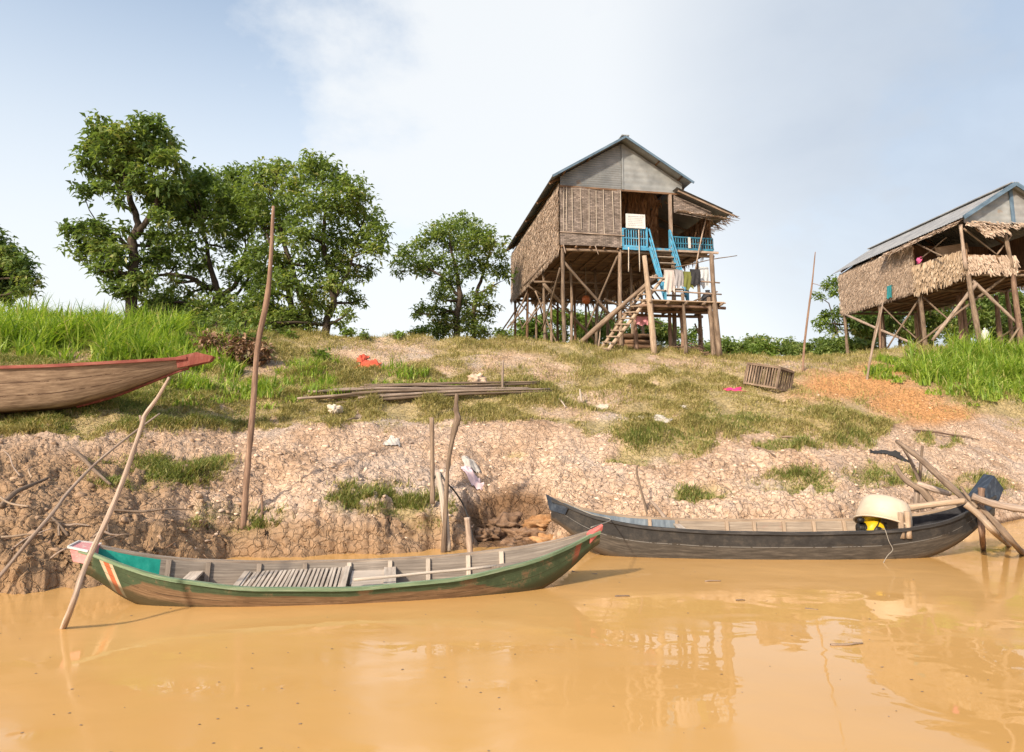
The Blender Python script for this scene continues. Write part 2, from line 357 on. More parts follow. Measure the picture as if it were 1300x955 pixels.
def grid_at(A, px, Y, cols=cols, yw=yw, off=off, nr=nr, nc=nc):
    """value of a ground grid under scattered points"""
    i = np.clip(np.interp(px, cols, np.arange(nc)), 0, nc-1.001); w = np.interp(px, cols, yw); yn = w+off[-1]; n0 = 11; n1 = n0+len(off)-1
    t = np.clip((Y-yn)/(30-yn), 0, 1)**(1/1.12)*329; j = np.where(Y < yn, n0+np.clip((Y-w-off[0])/.0145, 0, len(off)-1), n1+t); j = np.clip(j, 0, nr-1.001)
    a = i.astype(int); b = j.astype(int); f = i-a; g = j-b
    return (A[b, a]*(1-f)+A[b, a+1]*f)*(1-g)+(A[b+1, a]*(1-f)+A[b+1, a+1]*f)*g
V = np.stack([Xg, YgD, Zg], -1).reshape(-1, 3)
I = np.arange(nr*nc).reshape(nr, nc)
T = np.stack([I[:-1, :-1], I[:-1, 1:], I[1:, 1:], I[1:, :-1]], -1).reshape(-1, 4)
m, nt, ns, ls, out = newmat('mud_and_soil')
tc = N(ns, 'ShaderNodeTexCoord')
n1 = N(ns, 'ShaderNodeTexNoise', Scale=1.1, Detail=8., Roughness=.65); ls.new(tc.outputs['Object'], n1.inputs[0])
n2 = N(ns, 'ShaderNodeTexNoise', Scale=14., Detail=6., Roughness=.7); ls.new(tc.outputs['Object'], n2.inputs[0])
r1 = ramp(ns, [(.28, (.36, .25, .17)), (.5, (.56, .415, .305)), (.7, (.68, .54, .42))]); ls.new(n1.outputs[0], r1.inputs[0])
r2 = ramp(ns, [(.25, (.55, .48, .42)), (.6, (1.03, 1., .98)), (.8, (1.18, 1.16, 1.13))]); ls.new(n2.outputs[0], r2.inputs[0])
c = mixc(ns, ls, 1., r1.outputs[0], r2.outputs[0], 'MULTIPLY')
n4 = N(ns, 'ShaderNodeTexNoise', Scale=.55, Detail=5., Roughness=.6, Distortion=.5); ls.new(tc.outputs['Object'], n4.inputs[0]); r4 = ramp(ns, [(.5, (0, 0, 0)), (.66, (.65, .65, .65))]); ls.new(n4.outputs[0], r4.inputs[0]); c = mixc(ns, ls, r4.outputs[0], c, mixc(ns, ls, n2.outputs[0], (.3, .25, .22), (.58, .5, .44)))
ao = N(ns, 'ShaderNodeAttribute', attribute_name='orange'); c = mixc(ns, ls, ao.outputs['Fac'], c, mixc(ns, ls, n2.outputs[0], (.44, .2, .075), (.62, .36, .17)))
ag = N(ns, 'ShaderNodeAttribute', attribute_name='grass'); fg = math_(ns, ls, 'MULTIPLY', ag.outputs['Fac'], .75)
c = mixc(ns, ls, fg, c, mixc(ns, ls, n2.outputs[0], (.2, .17, .065), (.42, .345, .165)))
aw = N(ns, 'ShaderNodeAttribute', attribute_name='wet'); c = mixc(ns, ls, aw.outputs['Fac'], c, mixc(ns, ls, n2.outputs[0], (.11, .062, .032), (.23, .135, .075)))  # damp soil at the waterline, also the shade painted into hollow and undercuts
al = N(ns, 'ShaderNodeAttribute', attribute_name='brown'); c = mixc(ns, ls, al.outputs['Fac'], c, mixc(ns, ls, n2.outputs[0], (.2, .122, .068), (.41, .275, .168)))
vo = N(ns, 'ShaderNodeTexVoronoi', Scale=7., feature='DISTANCE_TO_EDGE'); 
wv = N(ns, 'ShaderNodeVectorMath', operation='ADD'); nw = N(ns, 'ShaderNodeTexNoise', Scale=5., Detail=3.); ls.new(tc.outputs['Object'], nw.inputs[0])
ws = N(ns, 'ShaderNodeVectorMath', operation='SCALE'); ws.inputs['Scale'].default_value = .25; ls.new(nw.outputs['Color'], ws.inputs[0])
ls.new(tc.outputs['Object'], wv.inputs[0]); ls.new(ws.outputs[0], wv.inputs[1]); ls.new(wv.outputs[0], vo.inputs['Vector'])
vr = ramp(ns, [(0, (0, 0, 0)), (.09, (1, 1, 1))]); ls.new(vo.outputs['Distance'], vr.inputs[0])
hh = math_(ns, ls, 'ADD', math_(ns, ls, 'MULTIPLY', vr.outputs[0], .6), n2.outputs[0])
bp = N(ns, 'ShaderNodeBump', Strength=.85, Distance=.05); ls.new(hh, bp.inputs['Height'])
p = N(ns, 'ShaderNodeBsdfPrincipled', Roughness=.95); p.inputs['Specular IOR Level'].default_value = .1
rw = math_(ns, ls, 'MULTIPLY_ADD', aw.outputs['Fac'], -.5); ns[-1].inputs[2].default_value = .95
ls.new(rw, p.inputs['Roughness'])
ls.new(c, p.inputs['Base Color']); ls.new(bp.outputs[0], p.inputs['Normal']); ls.new(p.outputs[0], out.inputs[0])
qx_, qy_ = proj(Xg, Yg, Z0g)
wet_shade_g = np.maximum(sstep(.1, .01, Zg+.05*fbm(Xg*4, Yg*4, 77, 2)), (Yg < 14)*np.maximum(.9*ell(qx_+20*fbm(Xg*3, Yg*3, 5, 2), qy_, [(645, 660, 62, 32)], .25), .5*ell(qx_, qy_, [(40, 715, 140, 28), (330, 692, 50, 12)], .5)))  # waterline damp, plus ellipses darkening hollow and undercuts as painted shade
browng = np.clip(sstep(330, 120, qx_)*sstep(545, 600, qy_)*.9 + sstep(.6, .3, Z0g)*sstep(640, 560, qx_)*.8, 0, 1)*(Yg < 16)
tag(np_mesh('ground', V, T, m, attrs=dict(grass=Gg.ravel(), orange=Og.ravel(), wet=wet_shade_g.ravel(), brown=browng.ravel()), smooth=False), kind='structure')
# ------------------------------------------------------------------ water
m, nt, ns, ls, out = newmat('muddy_water')
tc = N(ns, 'ShaderNodeTexCoord')
n1 = N(ns, 'ShaderNodeTexNoise', Scale=.35, Detail=4.); ls.new(tc.outputs['Object'], n1.inputs[0])
r1 = ramp(ns, [(.3, (.5, .29, .1)), (.7, (.58, .345, .13))]); ls.new(n1.outputs[0], r1.inputs[0])
mp = N(ns, 'ShaderNodeMapping'); mp.inputs['Scale'].default_value = (1.2, 1.6, 1.); mp.inputs['Rotation'].default_value = (0, 0, .5); ls.new(tc.outputs['Object'], mp.inputs[0])
n2 = N(ns, 'ShaderNodeTexNoise', Scale=1.6, Detail=2., Roughness=.4, Distortion=.6); ls.new(mp.outputs[0], n2.inputs[0])
bp = N(ns, 'ShaderNodeBump', Strength=.07, Distance=.06); ls.new(n2.outputs[0], bp.inputs['Height'])
p = N(ns, 'ShaderNodeBsdfPrincipled', Roughness=.03, IOR=1.33); p.inputs['Specular IOR Level'].default_value = .5
ls.new(r1.outputs[0], p.inputs['Base Color']); ls.new(bp.outputs[0], p.inputs['Normal']); ls.new(p.outputs[0], out.inputs[0])
mp3 = N(ns, 'ShaderNodeMapping'); mp3.inputs['Scale'].default_value = (.5, 1.3, 1.); mp3.inputs['Rotation'].default_value = (0, 0, .25); ls.new(tc.outputs['Object'], mp3.inputs[0])
n3 = N(ns, 'ShaderNodeTexNoise', Scale=1.1, Detail=6., Roughness=.62, Distortion=.4); ls.new(mp3.outputs[0], n3.inputs[0])
dd = N(ns, 'ShaderNodeVectorMath', operation='DISTANCE'); ls.new(tc.outputs['Object'], dd.inputs[0]); dd.inputs[1].default_value = (2.7, 5.9, 0)   # slack, smooth water by the canoe
sl = N(ns, 'ShaderNodeMapRange'); ls.new(dd.outputs['Value'], sl.inputs[0]); sl.inputs[1].default_value = 1.2; sl.inputs[2].default_value = 2.8; sl.inputs[3].default_value = -.1; sl.inputs[4].default_value = .05
r3 = ramp(ns, [(.45, (.012, .012, .012)), (.53, (.1, .1, .1)), (.75, (.26, .26, .26))]); ls.new(math_(ns, ls, 'ADD', n3.outputs[0], sl.outputs[0]), r3.inputs[0]); ls.new(r3.outputs[0], p.inputs['Roughness'])
tag(np_mesh('water', [(-900, -300, 0), (900, -300, 0), (900, 34, 0), (-900, 34, 0)], [[0, 1, 2, 3]], m), kind='structure')
#PART2
# ------------------------------------------------------------------ boats
def paint_hull(name, wood, paint, thr, stripes=(), edge=.12, wear=.62, line=None, wetc=(.05, .035, .02), ends=None, L=6., wety=.45, wearmin=.25):
    """planked hull: paint above a ragged line on the planks, bare wood below, stripes near the ends"""
    m, nt, ns, ls, out = newmat(name)
    uv = N(ns, 'ShaderNodeUVMap', uv_map='UVMap'); sx = N(ns, 'ShaderNodeSeparateXYZ'); ls.new(uv.outputs[0], sx.inputs[0])
    X, Y = sx.outputs[0], sx.outputs[1]
    mp = N(ns, 'ShaderNodeMapping'); mp.inputs['Scale'].default_value = (1.5, 14, 1); ls.new(uv.outputs[0], mp.inputs[0])
    g = N(ns, 'ShaderNodeTexNoise', Scale=2., Detail=7., Roughness=.7); ls.new(mp.outputs[0], g.inputs[0])
    tc = N(ns, 'ShaderNodeTexCoord'); b = N(ns, 'ShaderNodeTexNoise', Scale=5., Detail=6., Roughness=.7); ls.new(tc.outputs['Object'], b.inputs[0])
    rw = ramp(ns, [(.3, wood[0]), (.5, wood[1]), (.7, wood[2])]); ls.new(g.outputs[0], rw.inputs[0])
    rp = ramp(ns, [(.3, paint[0]), (.55, paint[1]), (.75, paint[2])]); ls.new(b.outputs[0], rp.inputs[0])
    t = math_(ns, ls, 'MULTIPLY_ADD', g.outputs[0], edge*1.5); ns[-1].inputs[2].default_value = -edge*.75
    y2 = math_(ns, ls, 'ADD', Y, t)
    if ends:
        e1 = math_(ns, ls, 'MULTIPLY', math_(ns, ls, 'SUBTRACT', ends[0]*L, X), 1/(ends[0]*L), True); e2 = math_(ns, ls, 'MULTIPLY', math_(ns, ls, 'SUBTRACT', X, ends[1]*L), 1/((1-ends[1])*L), True)
        e = math_(ns, ls, 'ADD', e1, e2); y2 = math_(ns, ls, 'ADD', y2, math_(ns, ls, 'MULTIPLY', e, ends[2]))
    mk = math_(ns, ls, 'MULTIPLY', math_(ns, ls, 'SUBTRACT', y2, thr), 40., True)
    wr = ramp(ns, [(wear, (1, 1, 1)), (wear+.1, (wearmin,)*3)]); ls.new(b.outputs[0], wr.inputs[0])
    c = mixc(ns, ls, math_(ns, ls, 'MULTIPLY', mk, wr.outputs[0]), rw.outputs[0], rp.outputs[0])
    for (s0, s1, sl, colr, y0) in stripes:
        xs = math_(ns, ls, 'ADD', X, math_(ns, ls, 'MULTIPLY', Y, sl)); q = math_(ns, ls, 'MULTIPLY', math_(ns, ls, 'GREATER_THAN', xs, s0), math_(ns, ls, 'LESS_THAN', xs, s1))
        q = math_(ns, ls, 'MULTIPLY', q, math_(ns, ls, 'GREATER_THAN', Y, y0)); q = math_(ns, ls, 'MULTIPLY', q, wr.outputs[0])
        c = mixc(ns, ls, q, c, colr)
    if line:
        for (y0, y1, colr) in line:
            q = math_(ns, ls, 'MULTIPLY', math_(ns, ls, 'GREATER_THAN', Y, y0), math_(ns, ls, 'LESS_THAN', Y, y1)); q = math_(ns, ls, 'MULTIPLY', q, math_(ns, ls, 'GREATER_THAN', b.outputs[0], .45))
            c = mixc(ns, ls, q, c, colr)
    wv = math_(ns, ls, 'MULTIPLY', math_(ns, ls, 'SUBTRACT', math_(ns, ls, 'ADD', math_(ns, ls, 'MULTIPLY', b.outputs[0], .12), wety-.06), Y), 14., True)
    c = mixc(ns, ls, math_(ns, ls, 'MULTIPLY', wv, .8), c, wetc)
    p = N(ns, 'ShaderNodeBsdfPrincipled', Roughness=.65); ls.new(c, p.inputs['Base Color']); p.inputs['Specular IOR Level'].default_value = .3
    bp = N(ns, 'ShaderNodeBump', Strength=.35, Distance=.01); ls.new(g.outputs[0], bp.inputs['Height']); ls.new(bp.outputs[0], p.inputs['Normal'])
    ls.new(p.outputs[0], out.inputs[0]); return m
class Hull:
    def __init__(s, L, bw, bb, gzf, bz): s.L, s.bw, s.bb, s.gz, s.bz = L, bw, bb, gzf, bz
    def p(s, u, t, inset=0.):
        a = abs(t); sg = 1 if t >= 0 else -1; bw = max(s.bw(u)-inset, .004); bb = max(s.bb(u)-inset, .003); g = s.gz(u); b = min(s.bz(u)+inset, g-.01)
        if a < .45: y = bb*a/.45; z = b+.015*a
        else:
            k = (a-.45)/.55; y = bb+(bw-bb)*k**.75; z = b+.007+(g-b-.007)*k**1.15
        return Vector(((u-.5)*s.L, sg*y, z))
    def shell(s, inset, u0=0., u1=1., nu=60):
        mb = MB(); mb.grid(lambda i, j: s.p(u0+(u1-u0)*i, -1+2*j, inset), nu, 22, uvf=lambda i, j: ((u0+(u1-u0)*i)*s.L, abs(-1+2*j))); return mb
    def rail(s, side, w, h, off=0., dz=0., u0=0., u1=1.):
        mb = MB(); P = []
        n = 40
        for i in range(n+1):
            u = u0+(u1-u0)*i/n; q = s.p(u, side); q.y += off*side; q.z += dz; P.append(q)
        vs = []; fs = []; uv = []
        for i, q in enumerate(P):
            for a, b in ((-1, -1), (1, -1), (1, 1), (-1, 1)): vs.append(q+Vector((0, a*w/2, b*h/2)))
        for i in range(n):
            for k in range(4): fs.append((i*4+k, i*4+(k+1) % 4, i*4+4+(k+1) % 4, i*4+4+k)); uv.append([(k*.05, i*.15), (k*.05+.05, i*.15), (k*.05+.05, i*.15+.15), (k*.05, i*.15+.15)])
        fs += [(0, 1, 2, 3), (n*4+3, n*4+2, n*4+1, n*4)]; uv += [[(0, 0)]*4]*2
        mb.add(vs, fs, uv); return mb
    def rib(s, u, w=.05, d=.03, tmax=1., inset=.022):
        """U-shaped frame following the inside"""
        mb = MB(); T = [-1, -.85, -.7, -.55, -.45, 0, .45, .55, .7, .85, 1]; du = w/2/s.L; vs = []; fs = []; uv = []
        for t in T:
            t *= tmax
            for uu, ins in ((u-du, inset), (u+du, inset), (u+du, inset+d), (u-du, inset+d)): vs.append(s.p(uu, t, ins))
        n = len(T)
        for i in range(n-1):
            for k in range(4): fs.append((i*4+k, i*4+(k+1) % 4, i*4+4+(k+1) % 4, i*4+4+k)); uv.append([(k*.05, i*.1), (k*.05+.05, i*.1), (k*.05+.05, i*.1+.1), (k*.05, i*.1+.1)])
        fs += [(3, 2, 1, 0), (n*4-4, n*4-3, n*4-2, n*4-1)]; uv += [[(0, 0)]*4]*2
        mb.add(vs, fs, uv); return mb
def lerpf(pts):
    xs = [a for a, b in pts]; ys = [b for a, b in pts]
    def f(u):
        # smooth (cosine-free catmull) interpolation
        v = np.interp([u-.03, u-.015, u, u+.015, u+.03], xs, ys); return float(v.mean())
    return f
def span(h, u, z, inset=.05):
    """half width available inside at height z"""
    best = .01
    for k in range(12, 24):
        t = k/24+.0; q = h.p(u, t, inset)
        if q.z <= z: best = max(best, q.y)
    for k in range(24): 
        q = h.p(u, .45+.55*k/23, inset)
        if q.z <= z: best = max(best, q.y)
    return best
def board_floor(h, u0, u1, z, nb, thick=.018, gap=.008):
    """lengthwise boards"""
    mb = MB(); w = min(span(h, u0, z), span(h, u1, z)); bwid = 2*w/nb
    for k in range(nb):
        y = -w+bwid*(k+.5); mb.beam(((u0-.5)*h.L+rnd.uniform(0, .03), y, z+rnd.uniform(-.003, .003)), ((u1-.5)*h.L-rnd.uniform(0, .03), y, z), bwid-gap, thick)
    return mb
# ---- green sampan
B1L = 5.72
h1 = Hull(B1L, lerpf([(0, .11), (.06, .2), (.15, .36), (.3, .52), (.5, .57), (.7, .5), (.85, .33), (.95, .13), (1, .03)]),
          lerpf([(0, .05), (.08, .1), (.2, .28), (.4, .4), (.6, .4), (.8, .24), (.95, .06), (1, .01)]),
          lerpf([(0, .6), (.06, .47), (.15, .335), (.3, .235), (.5, .205), (.7, .25), (.85, .37), (.94, .5), (1, .64)]),
          lerpf([(0, .38), (.05, .16), (.1, -.01), (.2, -.1), (.5, -.12), (.8, -.1), (.88, 0.0), (.95, .25), (1, .52)]))
c1 = (at(90, 704, 7.6)+at(766, 680, 8.55))/2
yaw1 = math.atan2(1.0, 5.8)
b1 = tag(empty('sampan', (c1.x+.05, c1.y, 0), rot=(.075, 0, yaw1)), 'long green painted wooden sampan moored nearest in the brown water', 'boat')
HM1 = paint_hull('green_hull_paint', ((.085, .05, .03), (.175, .11, .062), (.29, .195, .12)), ((.035, .055, .03), (.06, .092, .05), (.14, .15, .1)), .86,
                 stripes=[(.50, .545, .3, (.5, .42, .3), .5), (.545, .61, .3, (.46, .13, .06), .5), (.61, .65, .3, (.5, .42, .3), .5), (5.28, 5.36, -.12, (.26, .08, .05), .55)], ends=(.12, .72, .6), L=B1L, wear=.55, wearmin=.12, wety=.71, wetc=(.045, .042, .02), line=[(.775, .781, (.03, .022, .015)), (.9, .905, (.03, .04, .02))])
h1.shell(0).build('hull', HM1, b1)
M['liner'] = grain('weathered_inner_planks', (.12, .1, .085), (.21, .18, .155), (.33, .29, .25), (1.6, 24, 1), var=.2)
h1.shell(.022, .12, .995).build('inner_planking', M['liner'], b1)
M['teal'] = grain('teal_paint', (.0, .16, .13), (.01, .25, .2), (.05, .32, .27), (6, 3, 6), rough=.5, bump=.1, var=.1)
M['palegreen'] = grain('worn_green_paint', (.09, .14, .08), (.16, .23, .14), (.3, .33, .24), (30, 3, 30), rough=.7, bump=.2, var=.1)
M['palewood'] = grain('pale_rail_wood', (.28, .23, .19), (.43, .37, .31), (.55, .49, .42), (30, 2, 30), var=.2)
h1.shell(.02, .008, .16, 16).build('bow_lining', M['teal'], b1)
for sd in (-1, 1):
    h1.rail(sd, .045, .035, 0, .005).build('gunwale', M['palegreen'] if sd < 0 else M['plank'], b1)
for u in (.135, .205, .30, .39, .48, .565, .645, .73, .80):
    h1.rib(u, .05, .035).build('rib', M['palewood'] if u > .4 else M['plank'], b1)
mb = MB(); zs = .135
for k in range(23):
    u = .285+.185*k/22; w = span(h1, u, zs, .03)-.01; x = (u-.5)*B1L
    mb.beam((x, -w, zs+.02+rnd.uniform(-.004, .004)), (x+rnd.uniform(-.008, .008), w, zs+.02+rnd.uniform(-.004, .004)), .03, .024)
for y in (-.22, .22): mb.beam(((.28-.5)*B1L, y, zs-.012), ((.475-.5)*B1L, y, zs-.012), .035, .025)
mb.build('slatted_deck', M['palewood'], b1)
for u in (.278, .477): mb = MB(); w = span(h1, u, zs, .03); x = (u-.5)*B1L; mb.beam((x, -w, zs+.025), (x, w, zs+.025), .06, .035); mb.build('deck_frame', M['palewood'], b1)
board_floor(h1, .487, .57, .12, 5).build('deck_boards', M['palewood'], b1)
board_floor(h1, .14, .28, -.03, 4).build('floor_boards', M['plank'], b1)
board_floor(h1, .575, .72, -.02, 5).build('floor_boards', M['plank'], b1)
board_floor(h1, .74, .88, .08, 5).build('deck_boards', M['palewood'], b1)
for u, zz in ((.185, .2), (.565, .14)):
    mb = MB(); w = span(h1, u, zz, .025); x = (u-.5)*B1L; mb.beam((x, -w, zz), (x, w, zz), .14, .025); mb.build('thwart', M['palewood'], b1)
M['redpaint'] = grain('faded_red_paint', (.42, .1, .09), (.55, .15, .13), (.62, .24, .2), (8, 5, 8), rough=.7, bump=.1, var=.1, dirt=((.5, .42, .38), 12., .6))
M['pinkpaint'] = grain('pink_paint', (.55, .2, .2), (.62, .28, .28), (.66, .38, .36), (8, 5, 8), rough=.7, bump=.1, var=.1, dirt=((.6, .55, .5), 12., .56))
mb = MB(); x0 = -B1L/2
mb.add([(x0-.06, -.11, .47), (x0+.1, -.15, .445), (x0+.1, .15, .445), (x0-.06, .11, .47), (x0-.1, -.115, .625), (x0+.1, -.155, .585), (x0+.1, .155, .585), (x0-.1, .115, .625)],
       [(3, 2, 1, 0), (4, 5, 6, 7), (0, 1, 5, 4), (1, 2, 6, 5), (2, 3, 7, 6), (3, 0, 4, 7)])
mb.build('bow_block', M['pinkpaint'], b1)
mb = MB(); mb.beam((x0-.105, -.125, .625), (x0+.105, -.165, .585), .02, .02); mb.beam((x0-.105, .125, .625), (x0+.105, .165, .585), .02, .02); mb.beam((x0-.105, -.13, .628), (x0-.105, .13, .628), .02, .02)
mb.build('block_trim', M['white'], b1)
mb = MB(); x1 = B1L/2
mb.add([(x1-.14, -.09, .50), (x1-.14, .09, .50), (x1+.03, .03, .64), (x1+.03, -.03, .64), (x1-.14, -.1, .595), (x1-.14, .1, .595), (x1+.04, .035, .7), (x1+.04, -.035, .7)],
       [(3, 2, 1, 0), (4, 5, 6, 7), (0, 3, 7, 4), (1, 5, 6, 2), (3, 2, 6, 7), (0, 4, 5, 1)][0:])
mb.build('stern_tip', M['redpaint'], b1)
# paddle lying on the green boat
pd = tag(empty('paddle', b1.matrix_basis @ Vector((.62, -.2, .27))), 'grey wooden paddle lying lengthwise across the green sampan', 'paddle')
pd.rotation_euler = (0.06, -.028, yaw1+.075)
mb = MB(); mb.log((-.85, 0, 0), (.75, 0, 0.03), .017, .017, .01, 6, 8, .05); mb.build('shaft', M['palewood'], pd)
mb = MB(); mb.prism([(.7, -.03, .02), (.85, -.065, .022), (1.25, -.07, .03), (1.32, -.03, .03), (1.32, .03, .03), (1.25, .07, .03), (.85, .065, .022), (.7, .03, .02)], (0, 0, .016)); mb.build('blade', M['plank'], pd)
# ---- black canoe
B2L = 6.6
h2 = Hull(B2L, lerpf([(0, .1), (.06, .2), (.15, .36), (.3, .48), (.5, .52), (.7, .5), (.85, .36), (.93, .2), (1, .07)]),
          lerpf([(0, .04), (.08, .1), (.2, .26), (.4, .38), (.6, .38), (.8, .26), (.93, .1), (1, .03)]),
          lerpf([(0, .83), (.04, .7), (.1, .56), (.2, .46), (.35, .41), (.55, .4), (.75, .43), (.87, .53), (.94, .68), (1, .9)]),
          lerpf([(0, .55), (.04, .3), (.09, .05), (.16, -.08), (.4, -.12), (.7, -.1), (.82, -.03), (.9, .14), (.96, .4), (1, .62)]))
c2 = (at(702, 642, 10.75)+at(1250, 612, 10.6))/2
b2 = tag(empty('sampan', (c2.x-.02, c2.y-.1, 0), rot=(.05, 0, -.02)), 'long black wooden canoe with worn paint moored against the bank', 'boat')
HM2 = paint_hull('black_hull_paint', ((.035, .031, .027), (.07, .062, .054), (.14, .122, .105)), ((.022, .022, .024), (.04, .04, .042), (.075, .072, .07)), .8, line=[(.8, .808, (.2, .2, .2))], wear=.5, wearmin=.65, wety=.6, wetc=(.09, .065, .045), L=B2L, ends=(.1, .86, .4))
h2.shell(0).build('hull', HM2, b2)
h2.shell(.024, .005, .3, 20).build('bow_lining', grain('grey_blue_lining', (.1, .125, .155), (.165, .2, .235), (.26, .29, .32), (12, 3, 12), var=.2), b2)
h2.shell(.023, .29, .8, 40).build('inner_planking', grain('tan_lining', (.17, .135, .105), (.29, .235, .185), (.4, .335, .27), (1.6, 24, 1), var=.2, dirt=((.36, .19, .15), 1.3, .62)), b2)
h2.shell(.024, .79, .995, 16).build('stern_lining', M['darkcloth'], b2)
M['blackpaint'] = grain('worn_black_paint', (.02, .02, .022), (.04, .04, .042), (.11, .1, .095), (20, 3, 20), rough=.6, bump=.2, var=.2)
M['bluetip'] = grain('blue_black_paint', (.018, .026, .04), (.035, .05, .078), (.09, .115, .15), (14, 6, 14), rough=.55, bump=.3, var=.2)
for sd in (-1, 1): h2.rail(sd, .05, .04, 0, .005).build('gunwale', M['blackpaint'] if sd < 0 else M['tanplank'], b2)
for u in (.235, .3, .42, .485, .555, .625, .695): h2.rib(u, .05, .035).build('rib', M['tanplank'], b2)
board_floor(h2, .32, .6, .02, 5).build('floor_boards', M['tanplank'], b2)
board_floor(h2, .1, .29, .2, 4).build('fore_deck', grain('blue_grey_boards', (.16, .2, .25), (.24, .29, .34), (.34, .38, .42), (20, 2, 20), var=.3), b2)
board_floor(h2, .62, .78, .1, 5).build('floor_boards', M['tanplank'], b2)
board_floor(h2, .8, .93, .28, 4).build('stern_deck', M['blackpaint'], b2)
for u, zz in ((.3, .36),):
    mb = MB(); w = span(h2, u, zz, .025); x = (u-.5)*B2L; mb.beam((x, -w, zz), (x, w, zz), .1, .025); mb.build('thwart', M['palewood'], b2)
mb = MB(); x1 = B2L/2
def stem(x0, x1, z0, z1, z2, w0, w1):
    return [(x0, -w0, z0), (x0, w0, z0), (x1, w1, z0+(z1-z0)*.6), (x1, -w1, z0+(z1-z0)*.6), (x0, -w0, z1), (x0, w0, z1), (x1, w1, z2), (x1, -w1, z2)]
SF = [(3, 2, 1, 0), (4, 7, 6, 5), (0, 4, 5, 1), (1, 5, 6, 2), (2, 6, 7, 3), (3, 7, 4, 0)]
mb.add([(x1-.32, -.15, .5), (x1-.32, .15, .5), (x1+.06, .08, .82), (x1+.06, -.08, .82), (x1-.34, -.15, .76), (x1-.34, .15, .76), (x1-.02, .12, 1.18), (x1-.02, -.12, 1.18), (x1+.14, .07, .98), (x1+.14, -.07, .98)],
       [(3, 2, 1, 0), (4, 7, 6, 5), (0, 4, 5, 1), (1, 5, 6, 8, 2), (2, 8, 9, 3), (8, 6, 7, 9), (3, 9, 7, 4, 0)])
mb.build('stem_block', M['bluetip'], b2)
mb = MB(); x0 = -B2L/2
mb.add([(x0-.03, -.09, .66), (x0-.03, .09, .66), (x0+.2, .15, .6), (x0+.2, -.15, .6), (x0-.08, -.1, .87), (x0-.08, .1, .87), (x0+.24, .19, .7), (x0+.24, -.19, .7)],
       [(0, 1, 2, 3), (4, 7, 6, 5), (0, 4, 5, 1), (1, 5, 6, 2), (2, 6, 7, 3), (3, 7, 4, 0)])
mb.build('bow_block', M['bluetip'], b2)
# ---- engine and its basin cover, rope
def b2p(u, y, z): return b2.matrix_basis @ Vector(((u-.5)*B2L, y, z))
from mathutils import Euler
b2.rotation_euler = (.05, 0, -.02); b2m = Matrix.LocRotScale(b2.location, b2.rotation_euler, None)
b1m = Matrix.LocRotScale(b1.location, b1.rotation_euler, None)
def B2P(u, y, z): return b2m @ Vector(((u-.5)*B2L, y, z))
def B1P(u, y, z): return b1m @ Vector(((u-.5)*B1L, y, z))
pd.location = B1P(.645, -.2, .24)
M['yellow'] = grain('yellow_enamel', (.5, .33, .01), (.68, .46, .015), (.75, .55, .05), (5, 5, 5), rough=.4, bump=.05, var=.1, dirt=((.06, .05, .04), 14., .62))
M['oily'] = grain('oily_black_metal', (.012, .012, .012), (.03, .028, .026), (.07, .065, .06), (9, 9, 9), rough=.45, bump=.2, var=.3, metal=.4)
en = tag(empty('boat_engine', B2P(.715, -.05, .22), -.02), 'yellow and black petrol engine under the basin in the black canoe', 'engine')
mb = MB(); mb.beam((-.2, 0, 0), (.22, 0, 0), .36, .06); mb.build('mount', M['oily'], en)
mb = MB(); mb.lathe([(.0, -.15), (.13, -.15), (.15, -.12), (.15, .1), (.12, .14), (0, .14)], 18, Matrix.Translation((.06, -.08, .19)) @ Matrix.Rotation(math.pi/2, 4, 'X')); mb.build('fan_housing', M['yellow'], en)
mb = MB(); mb.lathe([(0, 0), (.07, 0), (.07, .02), (.05, .035), (0, .035)], 16, Matrix.Translation((.06, -.23, .19)) @ Matrix.Rotation(math.pi/2, 4, 'X')); mb.build('starter_cap', M['oily'], en)
mb = MB(); mb.tube([(-.02, .05, .36), (.1, .05, .38), (.22, .05, .36)], [.085, .1, .085], 12); mb.build('fuel_tank', M['yellow'], en)
mb = MB(); mb.tube([(-.2, -.08, .2), (-.08, -.06, .22)], [.07, .08], 10); 
for k in range(5): mb.lathe([(0, 0), (.095, 0), (.095, .008), (0, .008)], 12, Matrix.Translation((-.2+k*.028, -.08, .2)) @ Matrix.Rotation(math.pi/2, 4, 'Y'))
mb.tube([(-.14, -.1, .3), (-.15, -.14, .35), (-.22, -.15, .34)], [.035, .045, .04], 9); mb.build('cylinder', M['oily'], en)
mb = MB(); mb.log((.0, 0, .1), (-.3, -.16, .09), .028, .02, 0, 4, 8, .02); mb.build('exhaust_pipe', M['oily'], en)
mb = MB(); mb.tube([(-.1, -.19, .12), (-.02, -.25, .2), (.06, -.245, .3), (.12, -.18, .36)], .008, 6); mb.build('fuel_hose', M['oily'], en)
mb = MB(); mb.beam((-.08, -.2, .06), (.2, -.2, .06), .03, .05); mb.beam((.2, -.2, .04), (.2, -.2, .32), .03, .02, up=(0, 1, 0)); mb.build('bracket', M['oily'], en)
en.scale = (.88, .88, .88)
bs = tag(empty('basin', B2P(.752, -.02, .45), rot=(-.22, .36, .1)), 'big cream plastic basin turned upside down over the yellow engine', 'basin')
M['cream'] = grain('cream_plastic', (.46, .37, .28), (.54, .45, .35), (.6, .52, .42), (3, 3, 3), rough=.55, bump=0, var=.05, dirt=((.36, .29, .2), 3., .6))
prof = [(0, .39), (.18, .385), (.27, .37), (.315, .335), (.34, .27), (.37, .12), (.385, .0), (.377, .0), (.362, .12), (.337, .245), (.318, .29), (.285, .315), (0, .318)]
mb = MB(); mb.lathe(prof, 32); mb.build('bowl', M['cream'], bs)
